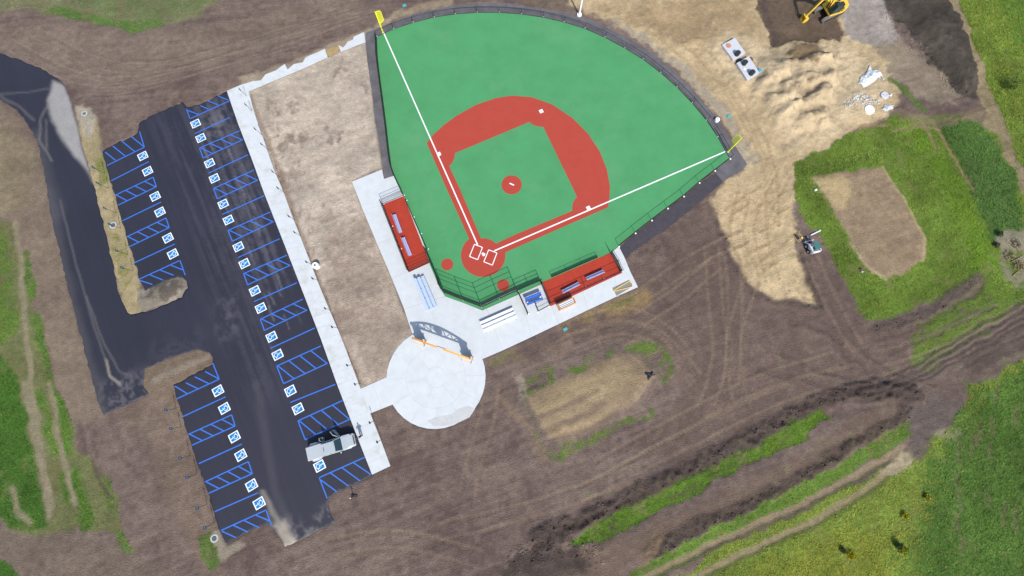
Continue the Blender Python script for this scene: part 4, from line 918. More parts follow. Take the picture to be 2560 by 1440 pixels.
fence('black side fence between the backstop and the right dugout', [(1293, 728), (1322, 715), (1351, 703)], 1.9, (1.0, .66, .33), post_r=.045, screen=(.05, .8, 'windscreen'))
fence('black fence running out across the concrete from the backstop end', [(1293, 730), (1306, 757), (1319, 786)], 1.9, (1.0, .5), z=ZC, footing=(.12, .1, 0), post_r=.05, screen=(.05, 1.85, 'windscreen'))
fence('low black gate fence by the blue table', [(1336, 757), (1345, 779), (1374, 764)], 1.25, (1.0, .5), z=ZC, footing=(-.05, -.12, 0))

# ------------------------------------------------------------------ dugouts
def dugout(label, fl, fr, br, bl, back, left, right, front, wdir):
    root = thing('dugout', label, 'dugout', P(*fl, ZC)); off = root.location; z = ZC + .012
    MB().prism(pxs([fl, fr, br, bl], z), ZC - .02, z).build('red_floor', 'red_floor', root, off)
    for nm, pts, h, rails, scr in (('back_fence',) + back, ('side_fence',) + left, ('side_fence',) + right, ('front_fence',) + front):
        if not pts: continue
        W = [P(*p, z) for p in pts]; sub = MB()
        for p in W: sub.tube(p, p + Vector((0, 0, h)), .036, n=7)
        for a, b in zip(W[:-1], W[1:]):
            for f in rails: sub.tube(a + Vector((0, 0, h * f)), b + Vector((0, 0, h * f)), .026, n=6)
        fo = sub.build(nm, 'black_steel', root, off)
        for a, b in zip(W[:-1], W[1:]):
            u = Vector((0, 0, 1))
            MB().add([a + u * .05, b + u * .05, b + u * h, a + u * h], [(0, 1, 2, 3)]).build('mesh_panel', 'chain_link', fo, off)
            if scr: 
                d = (b - a).normalized(); n = Vector((-d.y, d.x, 0)) * .03
                MB().add([a + n + u * .05, b + n + u * .05, b + n + u * scr, a + n + u * scr], [(0, 1, 2, 3)]).build('screen', 'windscreen', fo, off)
        for p in W: MB().lathe([(.09, 0), (.09, .02), (.05, .03)], p + Vector(wdir), 8).build('footing', 'white_paint', root, off)
    return root
def Z5(x, y): return (930 + x / 5.54, 440 + y / 5.54)
def Z7(x, y): return (1280 + x / 6.545, 600 + y / 6.545)
dugout('red floored dugout on the left, third base side, with two benches', (957, 511), (1009, 490), (1074, 657), (1022, 681),
       ([Z5(150, 395), Z5(272, 703), Z5(395, 1015), Z5(518, 1330)], 1.9, (1.0, .5, .04), 1.85), ([Z5(150, 393), Z5(436, 272)], 1.9, (1.0, .7, .45, .08), None), ([Z5(518, 1330), Z5(792, 1205)], 1.9, (1.0, .7, .45, .08), None),
       ([Z5(470, 345), Z5(570, 575), Z5(672, 805), Z5(765, 1020)], 1.0, (1.0, .1), .95), (.16, .1, 0))
dugout('red floored dugout on the right, first base side, with two benches', (1356, 705), (1525, 633), (1556, 682), (1376, 766),
       ([Z7(612, 1045), Z7(905, 915), Z7(1200, 785), Z7(1495, 652), Z7(1770, 530)], 1.9, (1.0, .5, .04), None), ([Z7(465, 680), Z7(612, 1045)], 1.9, (1.0, .5, .04), 1.2), ([Z7(1605, 215), Z7(1700, 375), Z7(1770, 530)], 1.9, (1.0, .7, .45, .08), 1.3),
       ([Z7(650, 612), Z7(895, 505), Z7(1148, 395), Z7(1400, 288)], 1.0, (1.0, .1), .5), (.1, .14, 0))
def bench(label, a, b, back_side):
    """player bench with a backrest: seat planks, back plank, three frames"""
    z = ZC + .012; p, q = P(*a, z), P(*b, z); d = q - p; L = d.length; rz = math.atan2(d.y, d.x)
    o = thing('player_bench', label, 'bench', (p + q) / 2, rz, 'aluminium player benches in the dugouts'); s = back_side
    MB().box((0, -.10 * s, .45), (L, .24, .04)).build('seat', 'bench_aluminium', o, bevel=.008); MB().box((0, .16 * s, .45), (L, .24, .04)).build('seat', 'bench_aluminium', o, bevel=.008)
    MB().box((0, .33 * s, .80), (L, .04, .22)).build('backrest', 'bench_aluminium', o, bevel=.008)
    for x in (-L * .44, 0, L * .44):
        m = MB().tube((x, -.16 * s, 0), (x, -.16 * s, .43), .025).tube((x, .26 * s, 0), (x, .35 * s, .92), .025).tube((x, -.20 * s, .41), (x, .30 * s, .41), .025).tube((x, -.16 * s, .03), (x, .28 * s, .03), .02)
        m.build('leg_frame', 'galvanised', o)
bench('upper of the two aluminium benches in the left dugout', Z5(322, 545), Z5(412, 795), -1)
bench('lower of the two aluminium benches in the left dugout, nearer the bleachers', Z5(443, 862), Z5(545, 1110), -1)
bench('aluminium bench in the right dugout nearer the orange rack', Z7(815, 855), Z7(1090, 715), -1)
bench('aluminium bench in the right dugout nearer the dark strip', Z7(1205, 640), Z7(1490, 515), -1)

# ------------------------------------------------------------------ bleachers
def bleacher(label, a, b, depth, up, m='aluminium', tiers=3):
    """a-b: the long low edge in pixels; rows climb to the side 'up' (+1 left of a->b)"""
    p, q = P(*a, ZC), P(*b, ZC); d = q - p; L = d.length; rz = math.atan2(d.y, d.x)
    o = thing('bleacher', label, 'bleacher', (p + q) / 2, rz, 'aluminium bleachers behind the backstop'); run = depth / tiers
    for k in range(tiers):
        y = up * (k * run + run * .30); z = .43 + .22 * k
        MB().box((0, y, z), (L, run * .74, .045)).build('seat_plank', m, o, bevel=.008)
        if k:
            MB().box((0, up * (k * run - run * .06), z - .38), (L, .26, .04)).build('foot_plank', m, o, bevel=.008)
            MB().box((0, up * (k * run + run * .12), z - .17), (L, .02, .16)).build('riser', m, o)
    for x in (-L * .46, -L * .15, L * .15, L * .46):
        mm = MB().tube((x, 0, .04), (x, up * depth, .04), .03); mm.tube((x, up * .02, .38), (x, up * (depth - run * .6), .38 + .22 * (tiers - 1)), .025)
        for k in range(tiers): y = up * (k * run + run * .30); mm.tube((x, y, .04), (x, y, .41 + .22 * k), .025)
        mm.tube((x, up * .1, .04), (x, up * (depth - run * .7), .36 + .22 * (tiers - 1)), .02)
        mm.build('frame', 'galvanised', o)
    return o
bleacher('three row aluminium bleacher standing beside the left dugout', (1060, 690), (1094, 769), 1.75, -1, 'sky_tinted_aluminium')
bleacher('three row bright aluminium bleacher behind the backstop near the dark fence', (1282, 770), (1200, 806), 1.95, 1)

# ------------------------------------------------------------------ blue table, bench, buckets, orange rack, yellow frame
def Z4(x, y): return (1180 + x / 10.283, 720 + y / 10.283)
def table(name, label, cat, a, b, w, h, m):
    z = ZC; p, q = P(*a, h), P(*b, h); p.z = q.z = z; d = q - p; L = d.length; o = thing(name, label, cat, (p + q) / 2, math.atan2(d.y, d.x))
    MB().box((0, w * .26, h - .03), (L, w * .47, .06)).build('plank', m, o, bevel=.01); MB().box((0, -w * .26, h - .03), (L, w * .47, .06)).build('plank', m, o, bevel=.01)
    for x in (-L * .38, L * .38):
        mm = MB()
        for s in (-1, 1): mm.bar((x, s * w * .42, 0), (x, s * w * .12, h - .06), .06)
        mm.bar((x, -w * .4, h - .09), (x, w * .4, h - .09), .06); mm.build('leg', 'steel_grey', o)
table('table', 'long bright blue table beside the backstop fence', 'table', Z4(1365, 300), Z4(1775, 135), .52, .76, 'blue_plastic')
table('bench', 'long bright blue bench with a white bucket at each end', 'bench', Z4(1410, 425), Z4(1820, 262), .34, .45, 'blue_plastic')
for c, s in (((1428, 378), 'left'), ((1762, 240), 'right')):
    q = P(*Z4(*c), .5); o = thing('bucket', 'small white bucket at the %s end of the blue bench' % s, 'bucket', (q.x, q.y, ZC), group='white buckets by the blue bench')
    MB().lathe([(.12, 0), (.15, .36), (.155, .38), (.0, .38)], n=14).build('body', 'white_plastic', o); MB().lathe([(.16, .36), (.16, .40), (.02, .42)], n=14).build('lid', 'white_paint', o)
ra, rb = P(*Z7(765, 1105), .9), P(*Z7(1020, 985), .9); d = rb - ra; L = d.length
o = thing('equipment_rack', 'orange framed rack loaded with silver rails beside the right dugout', 'rack', ((ra.x + rb.x) / 2, (ra.y + rb.y) / 2, ZC), math.atan2(d.y, d.x)); w = .85; hh = 1.15
for y in (-w / 2, w / 2):
    MB().bar((-L / 2, y, hh), (L / 2, y, hh), .07).build('top_rail', 'orange_steel', o); MB().bar((-L / 2, y, .15), (L / 2, y, .15), .07).build('bottom_rail', 'orange_steel', o)
    MB().box((0, y * .96, .62), (L * .98, .02, .85)).build('side_panel', 'steel_grey', o)
for x in (-L / 2, L / 2):
    MB().bar((x, -w / 2 - .035, hh), (x, w / 2 + .035, hh), .072).build('end_rail', 'orange_steel', o); MB().box((x * .98, 0, .62), (.02, w * .94, .85)).build('end_panel', 'orange_steel', o)
    for y in (-w / 2, w / 2): MB().bar((x, y, 0), (x, y, hh), .075).build('corner_post', 'orange_steel', o)
for y in (-.26, 0, .26): MB().box((0, y, hh - .10), (L * .9, .16, .05)).build('silver_rail', 'aluminium', o)
for x in (-L * .42, 0, L * .42): MB().bar((x, -w / 2, hh - .16), (x, w / 2, hh - .16), .05).build('cross_bar', 'dark_machine', o)
# recessed grey mat with a yellow A-shaped frame
mp_ = [Z7(1640, 785), Z7(1915, 650), Z7(1975, 760), Z7(1712, 915)]
mt = MB().prism(pxs(mp_, ZC), ZC, ZC + .008).build('rubber_mat', 'grey_pad'); tag(mt, 'dull grey mat set in the concrete near the apron end', 'mat')
yf = thing('yellow_frame', 'yellow triangular tube frame lying on the grey mat', 'frame', P(*Z7(1655, 828), ZC + .008)); off = yf.location
v0, v1, v2, v3 = (P(*Z7(*c), ZC + .05) for c in ((1655, 828), (1925, 668), (1955, 770), (1968, 735)))
MB().bar(v0, v1, .10, .08).build('long_bar', 'yellow_bar', yf, off); MB().bar(v0 + Vector((0, -.12, 0)), v2, .10, .08).build('long_bar', 'yellow_bar', yf, off); MB().path([v1, (v1 + v3) / 2 + Vector((.10, .03, 0)), v3, v2], .05, 8).build('curved_bar', 'yellow_bar', yf, off)

# ------------------------------------------------------------------ entrance arch
def Z8(x, y): return (960 + x / 8.0, 760 + y / 8.0)
aL, aR = P(*Z8(640, 720), ZC), P(*Z8(1765, 1130), ZC); d = aR - aL; AL = d.length; arz = math.atan2(d.y, d.x)
arch = thing('entrance_arch', 'entrance arch with an orange truss over two brick piers on the round plaza', 'arch', ((aL.x + aR.x) / 2, (aL.y + aR.y) / 2, ZC), arz)
PW = 1.45
for s in (-1, 1):
    cx = s * (AL / 2 - PW / 2); 
    MB().box((cx, 0, .05), (PW + .12, 1.05, .10)).build('pier_base', 'cast_stone', arch, bevel=.02)
    pr_ = MB().box((cx, .12, .58), (PW * .92, .62, .95)).build('pier', 'brick_brown', arch, bevel=.01)
    MB().box((cx, .12, 1.09), (PW, .74, .09)).build('pier_cap', 'cast_stone', arch, bevel=.015)
    prof = [(-.62, 1.1), (.62, 1.1), (.62, 2.25), (.80, 2.42), (.30, 2.62), (-.30, 2.62), (-.80, 2.42), (-.62, 2.25)]
    MB().extr([(cx + u, v) for u, v in prof], (1, 0, 0), (0, 0, 1), (0, 1, 0), (0, .12, 0), .12).build('sign_panel', 'sign_panel', arch)
    xo = s * (AL / 2) if s > 0 else cx + PW / 2 + .08
    MB().bar((xo, -.55, .16), (xo, .45, .16), .06, .10).build('foot_rail', 'galvanised', arch)
    for x in (cx - .55, cx + .55): MB().tube((x, .12, 1.1), (x, .12, 2.9), .06).build('post', 'steel_grey', arch)
def chord(x): t = 2 * x / AL; return 2.55 + 1.15 * (1 - t * t)
xs = np.linspace(-AL / 2 - .05, AL / 2 + .05, 25); top = [(x, .12, chord(x)) for x in xs]
tc = MB()
for a, b in zip(top[:-1], top[1:]): tc.bar(a, b, .24, .16)
tc.build('top_chord', 'orange_steel', arch)
MB().bar((-AL / 2 + PW * .5, .12, 2.30), (AL / 2 - PW * .5, .12, 2.30), .16, .16).build('bottom_chord', 'steel_grey', arch)
nodes = np.linspace(-AL / 2 + PW * .8, AL / 2 - PW * .8, 7)
for k, x in enumerate(nodes): MB().bar((x, .12, 2.3), (x, .12, chord(x) - .05), .10, .10).build('web_post', 'steel_grey', arch)
for k in range(6):
    a, b = nodes[k], nodes[k + 1]; up_ = k >= 3
    MB().bar((a, .12, 2.32 if up_ else chord(a) - .08), (b, .12, chord(b) - .08 if up_ else 2.32), .09, .09).build('web_brace', 'steel_grey', arch)
MB().extr([(-.55, 2.45), (0, 2.25), (.55, 2.45), (.62, 3.25), (.45, 3.52), (-.45, 3.52), (-.62, 3.25)], (1, 0, 0), (0, 0, 1), (0, 1, 0), (0, .26, 0), .08).build('centre_panel', 'sign_panel', arch)
MB().bar((-.45, .12, chord(0) + .09), (.45, .12, chord(0) + .09), .20, .03).build('pale_cap', 'cast_stone', arch)

# ------------------------------------------------------------------ foul poles, light pole, bases
def foul_pole(label, c, along_px, h):
    p = P(*c, ZT); t = (P(*along_px, ZT) - p).normalized(); o = thing('foul_pole', label, 'foul pole', p, math.atan2(t.y, t.x), 'yellow foul poles')
    MB().lathe([(.22, -.05), (.22, .02), (.1, .03)], n=12).build('base', 'old_concrete', o); MB().tube((0, 0, 0), (0, 0, h), .11, .10, 12).build('pole', 'yellow_paint', o)
    w = .85; f = MB().bar((0, 0, h - .03), (w - .15, 0, h - .03), .06).bar((w - .15, 0, h - .03), (w, 0, h - .25), .06).bar((w, 0, h - .25), (w, 0, h * .55), .06).bar((w, 0, h * .55), (.3, 0, h * .47), .06).bar((.3, 0, h * .47), (0, 0, h * .47), .06)
    fr = f.build('wing_frame', 'yellow_paint', o)
    MB().add([(.03, 0, h * .48), (.3, 0, h * .48), (w - .02, 0, h * .56), (w - .02, 0, h - .26), (w - .16, 0, h - .05), (.03, 0, h - .05)], [(0, 1, 2, 3, 4, 5)]).build('wing_mesh', 'yellow_mesh', fr)
foul_pole('yellow foul pole at the top left corner of the outfield', (958, 82), (1010, 64), 4.3)
foul_pole('yellow foul pole at the right corner of the outfield', (1820, 379), (1790, 335), 4.0)
p = G(1448, 38); o = thing('light_pole', 'tall white light pole rising out of view behind the outfield fence', 'light pole', p)
MB().lathe([(.42, -.2), (.42, .25), (.36, .32)], n=18).build('concrete_base', 'white_paint', o, smooth=False); MB().tube((0, 0, .3), (0, 0, 16), .16, .09, 12).build('pole', 'lamp_white', o)
MB().box((0, 0, .34), (.4, .4, .04)).build('base_plate', 'galvanised', o); MB().bar((-1.1, 0, 16), (1.1, 0, 16), .1).build('cross_arm', 'lamp_white', o)
for x in (-.9, 0, .9): MB().box((x, -.25, 15.85), (.45, .4, .25)).build('floodlight', 'galvanised', o)
p = G(793, 666); o = thing('pole_base', 'white concrete pole base with a dark square hole by the sidewalk', 'concrete base', p)
MB().lathe([(.50, -.15), (.50, .75), (.46, .80), (.14, .80), (.14, .55)], n=16).build('concrete_drum', 'white_paint', o); MB().box((0, 0, .805), (.26, .26, .012)).build('hole_shade', 'dark_machine', o)  # flat dark square stands in for the shade inside the hole
q = G(1790, 303); o = thing('pole_base', 'white concrete pole base on the cinder path near the right foul pole', 'concrete base', (q.x, q.y, ZPATH))
MB().lathe([(.38, -.02), (.38, .42), (.30, .52), (.10, .55)], n=16).build('concrete_drum', 'white_paint', o); MB().lathe([(.10, .54), (.10, .58), (.02, .59)], n=10).build('conduit_cap', 'galvanised', o)
for c, lb in (((1011, 14), 'teal valve box cover in the brown soil above the left foul pole'), ((1822, 290), 'teal valve box cover in the sand near the right foul pole'), ((1413, 823), 'teal valve box cover in the grass below the concrete apron')):
    q = G(*c); o = thing('valve_box', lb, 'valve box', q, random.uniform(0, 1), 'teal irrigation valve boxes'); MB().box((0, 0, .02), (.62, .46, .16)).build('box', 'teal_plastic', o, bevel=.02); MB().box((0, 0, .108), (.52, .36, .02)).build('lid', 'teal_plastic', o, bevel=.006)
for c, r, lb in (((283, 563), .34, 'round dark drain grate in a pale ring on the upper island'), ((536, 1346), .33, 'round grey manhole in the soil at the bottom left of the lot'), ((211, 284), .28, 'small grey drain in pale gravel at the top of the island')):
    q = G(*c); o = thing('drain', lb, 'drain', q); MB().lathe([(r + .22, -.1), (r + .22, .03), (r, .035), (r, .0)], n=20).build('concrete_ring', 'old_concrete', o); MB().lathe([(r - .01, -.05), (r - .01, .025), (.03, .03)], n=18).build('cover', 'dark_machine', o)
    for k in range(-2, 3): MB().bar((-math.sqrt(max(.01, (r * .8) ** 2 - (k * r * .3) ** 2)), k * r * .3, .034), (math.sqrt(max(.01, (r * .8) ** 2 - (k * r * .3) ** 2)), k * r * .3, .034), .03, .012).build('grate_bar', 'steel_grey', o)
q = G(884, 1239); o = thing('standpipe', 'lone dark standpipe in the soil below the parking lot', 'standpipe', q)
MB().tube((0, 0, -.1), (0, 0, 1.15), .06, n=10).build('pipe', 'dark_machine', o); MB().tube((0, 0, 1.12), (0, 0, 1.3), .09, .06, 10).build('head', 'white_plastic', o); MB().bar((0, 0, 1.1), (.35, -.1, 1.02), .05).build('handle', 'dark_machine', o); MB().box((.1, 0, .06), (.9, .35, .14)).build('splash_block', 'dark_machine', o, bevel=.03)

# ------------------------------------------------------------------ parking signs
def make_sign(rz, label, loc, group, face):
    o = thing('parking_sign', label, 'sign', loc, rz, group)
    MB().tube((0, 0, -.15), (0, 0, 2.15), .03, n=8).build('post', 'dark_machine', o)
    pl = MB().box((.045, 0, 1.92), (.02, .38, .52)).build('sign_plate', 'dark_machine', o)
    MB().box((.057, 0, 1.92), (.005, .38, .52)).build('blue_face', 'sign_blue', pl); MB().box((.061, 0, 1.95), (.004, .20, .20)).build('symbol_patch', 'white_paint', pl)
    MB().box((.02, 0, 1.92), (.03, .08, .40)).build('bracket', 'dark_machine', o)
    return o
UP_ISL = [(267, 435), (277, 473), (295, 534), (307, 573), (325, 638), (338, 679)]; LOW = [(445, 1022), (457, 1067), (480, 1139), (497, 1185), (522, 1260), (540, 1307)]
WSG = [(614, 240), (628, 277), (651, 336), (667, 373), (694, 440), (707, 480), (734, 549), (748, 588), (777, 660), (792, 700), (823, 773), (840, 818), (877, 911), (896, 957), (932, 1050), (950, 1097)]
ORD = ['first', 'second', 'third', 'fourth', 'fifth', 'sixth', 'seventh', 'eighth', 'ninth', 'tenth', 'eleventh', 'twelfth', 'thirteenth', 'fourteenth', 'fifteenth', 'sixteenth']
ra_ = dirang((487, 334), (574, 294))
for k, c in enumerate(UP_ISL): make_sign(ra_, 'blue parking sign on the tan gravel island, %s from the top' % ORD[k], G(c[0] - 5, c[1] - 2), 'blue signs on the gravel island', True)
for k, c in enumerate(LOW): make_sign(ra_, 'blue parking sign in the soil beside the lower left stalls, %s from the top' % ORD[k], G(c[0] - 4, c[1]), 'blue signs beside the lower left stalls', True)
for k, c in enumerate(WSG): make_sign(ra_ + math.pi, 'parking sign seen from behind at the sidewalk edge, %s from the top' % ORD[k], G(c[0] + 4, c[1] + 2), 'signs along the sidewalk edge', False)

# ------------------------------------------------------------------ pickup truck
def loft(mb, secs):
    """secs: list of rings (lists of points, same count)"""
    n = len(secs[0]); k = len(mb.v)
    for s in secs: mb.v += [tuple(p) for p in s]
    for j in range(len(secs) - 1):
        for i in range(n): mb.f.append((k + j * n + i, k + j * n + (i + 1) % n, k + (j + 1) * n + (i + 1) % n, k + (j + 1) * n + i))
    mb.f.append(tuple(k + i for i in range(n - 1, -1, -1))); mb.f.append(tuple(k + (len(secs) - 1) * n + i for i in range(n)))
def rr(x, w, z0, z1, r, crown=0.0):
    """rounded cross-section in the y-z plane at x"""
    h = w / 2; pts = []
    for cy, cz, a0 in ((h - r, z0 + r, -90), (h - r, z1 - r, 0), (-h + r, z1 - r, 90), (-h + r, z0 + r, 180)):
        for k in range(4):
            a = math.radians(a0 + 30 * k); y = cy + r * math.cos(a); z = cz + r * math.sin(a); z += crown * (1 - (y / h) ** 2) if cz > z0 + r + .01 else 0; pts.append((x, y, z))
    return pts
def Z1(x, y): return (730 + x / 8.0, 1020 + y / 8.0)
tl, fr_ = P(*Z1(322, 925), 1.35), P(*Z1(1215, 640), .95); d = fr_ - tl; trz = math.atan2(d.y, d.x)
ctr_ = (tl + fr_) / 2
truck = thing('pickup_truck', 'silver pickup truck with its driver side doors open beside the sidewalk', 'pickup truck', (ctr_.x, ctr_.y, 0.0), trz)
TW = 1.92
b = MB(); loft(b, [rr(-1.05, TW, .48, 1.12, .10), rr(1.55, TW, .48, 1.10, .10)]); b.build('cab_body', 'truck_paint', truck, smooth=False)
b = MB(); loft(b, [rr(1.552, TW, .50, 1.13, .12, .03), rr(2.3, TW - .02, .52, 1.12, .14, .05), rr(2.85, TW - .10, .54, 1.05, .18, .05), rr(3.12, TW - .30, .56, .95, .16, .03)]); b.build('hood', 'truck_paint', truck)
b = MB(); loft(b, [rr(3.05, TW - .06, .42, .68, .08), rr(3.26, TW - .40, .44, .66, .08)]); b.build('front_bumper', 'galvanised', truck)
MB().box((3.13, 0, .78), (.06, 1.05, .20)).build('grille', 'dark_machine', truck)
for s in (-1, 1): MB().box((3.06, s * .72, .80), (.12, .28, .18), rz=-s * .35).build('headlight', 'lamp_white', truck, bevel=.02)
for s in (-1, 1): MB().box((2.2, s * (TW / 2 - .05), 1.06), (1.15, .16, .08), rz=-s * .03).build('fender', 'truck_paint', truck, bevel=.03)
# greenhouse
gl = MB(); loft(gl, [[(-1.0, -.88, 1.10), (1.55, -.88, 1.10), (1.55, .88, 1.10), (-1.0, .88, 1.10)], [(-.93, -.74, 1.78), (.78, -.74, 1.78), (.78, .74, 1.78), (-.93, .74, 1.78)]]); gl.build('windows', 'glass_dark', truck)
rf = MB(); loft(rf, [[(-.97, -.78, 1.77), (.80, -.78, 1.77), (.84, 0, 1.79), (.80, .78, 1.77), (-.97, .78, 1.77)], [(-.92, -.70, 1.87), (.68, -.70, 1.87), (.73, 0, 1.89), (.68, .70, 1.87), (-.92, .70, 1.87)]]); rf.build('roof', 'truck_paint', truck)
MB().bar((-.66, -.30, 1.88), (-.66, .30, 1.88), .06, .03).build('brake_light', 'dark_machine', truck)
for s in (-1, 1):
    MB().bar((.80, s * .745, 1.76), (1.56, s * .885, 1.11), .07).build('windscreen_pillar', 'truck_paint', truck); MB().bar((-.95, s * .75, 1.76), (-1.01, s * .885, 1.11), .12).build('rear_pillar', 'truck_paint', truck)
MB().bar((-.10, -.76, 1.77), (-.10, -.885, 1.11), .09).build('door_pillar', 'truck_paint', truck)
MB().box((.05, .62, 1.02), (.55, .55, .25)).build('driver_seat', 'seat_blue', truck, bevel=.05); MB().box((-.2, .62, 1.3), (.16, .5, .6)).build('seat_back', 'seat_blue', truck, bevel=.05)
# bed with cover, wide rear fenders
b = MB(); loft(b, [rr(-3.25, TW - .04, .52, 1.30, .06), rr(-1.10, TW - .04, .52, 1.30, .06)]); b.build('bed', 'truck_paint', truck)
MB().box((-1.075, 0, .95), (.055, TW - .10, .75)).build('cab_gap', 'dark_machine', truck)
MB().box((-2.17, 0, 1.325), (2.12, TW - .16, .045)).build('bed_cover', 'truck_cover', truck, bevel=.015)
MB().box((-3.27, 0, 1.02), (.05, TW - .20, .52)).build('tailgate', 'truck_paint', truck, bevel=.015); MB().box((-3.36, 0, .58), (.18, TW - .06, .16)).build('rear_bumper', 'galvanised', truck, bevel=.02)
for s in (-1, 1):
    f_ = MB(); loft(f_, [[(-3.0, s * .90, .62), (-3.0, s * 1.12, .62), (-3.0, s * 1.12, .72), (-3.0, s * .90, .80)], [(-2.7, s * .90, .62), (-2.7, s * 1.22, .62), (-2.7, s * 1.22, 1.02), (-2.7, s * .90, 1.12)], [(-1.9, s * .90, .62), (-1.9, s * 1.22, .62), (-1.9, s * 1.22, 1.02), (-1.9, s * .90, 1.12)], [(-1.6, s * .90, .62), (-1.6, s * 1.10, .62), (-1.6, s * 1.10, .70), (-1.6, s * .90, .80)]]); f_.build('rear_fender', 'truck_paint', truck)
    MB().box((-3.26, s * .90, 1.05), (.06, .14, .36)).build('tail_light', 'tail_red', truck)
    for x, ys in ((2.2, (.84,)), (-2.3, (.80, 1.06))):
        for y in ys:
            w = MB().tube((x, s * (y - .12), .40), (x, s * (y + .12), .40), .40, n=20).build('wheel', 'rubber', truck); MB().tube((x, s * (y + .115), .40), (x, s * (y + .128), .40), .23, n=14).build('rim', 'galvanised', w)
mi = MB().box((1.28, -1.10, 1.20), (.16, .22, .22)).build('mirror', 'truck_paint', truck, bevel=.03)
MB().box((.25, -.985, 1.0), (.16, .03, .03)).build('door_handle', 'dark_machine', truck); MB().box((0.2, -1.0, .52), (2.3, .12, .06)).build('running_board', 'dark_machine', truck)
# open front door, hinged at its front edge
def door(name, hinge, ang, L, window=True):
    o = link(bpy.data.objects.new(name, None)); o.parent = truck; o.location = hinge; o.rotation_euler = (0, 0, ang)
    e = MB(); loft(e, [[(0, -.06, .50), (0, .06, .50), (0, .06, 1.10), (0, -.06, 1.10)], [(-L, -.05, .50), (-L, .07, .50), (-L, .07, 1.10), (-L, -.05, 1.10)]]); e.build('door_shell', 'truck_paint', o)
    fr2 = MB().bar((-.05, 0, 1.1), (-.50 * L, -.12, 1.74), .06).bar((-.50 * L, -.12, 1.74), (-L, -.12, 1.74), .06).bar((-L, -.12, 1.74), (-L + .02, 0, 1.1), .06); fr2.build('window_frame', 'truck_paint', o)
    MB().add([(-.08, 0, 1.1), (-.52 * L, -.11, 1.71), (-L + .03, -.11, 1.71), (-L + .03, 0, 1.1)], [(0, 1, 2, 3)]).build('window_glass', 'glass_dark', o)
    return o
door('front_door', (1.30, .97, 0), math.radians(-62), 1.25); door('rear_door', (-.98, .97, 0), math.radians(-98), .62)

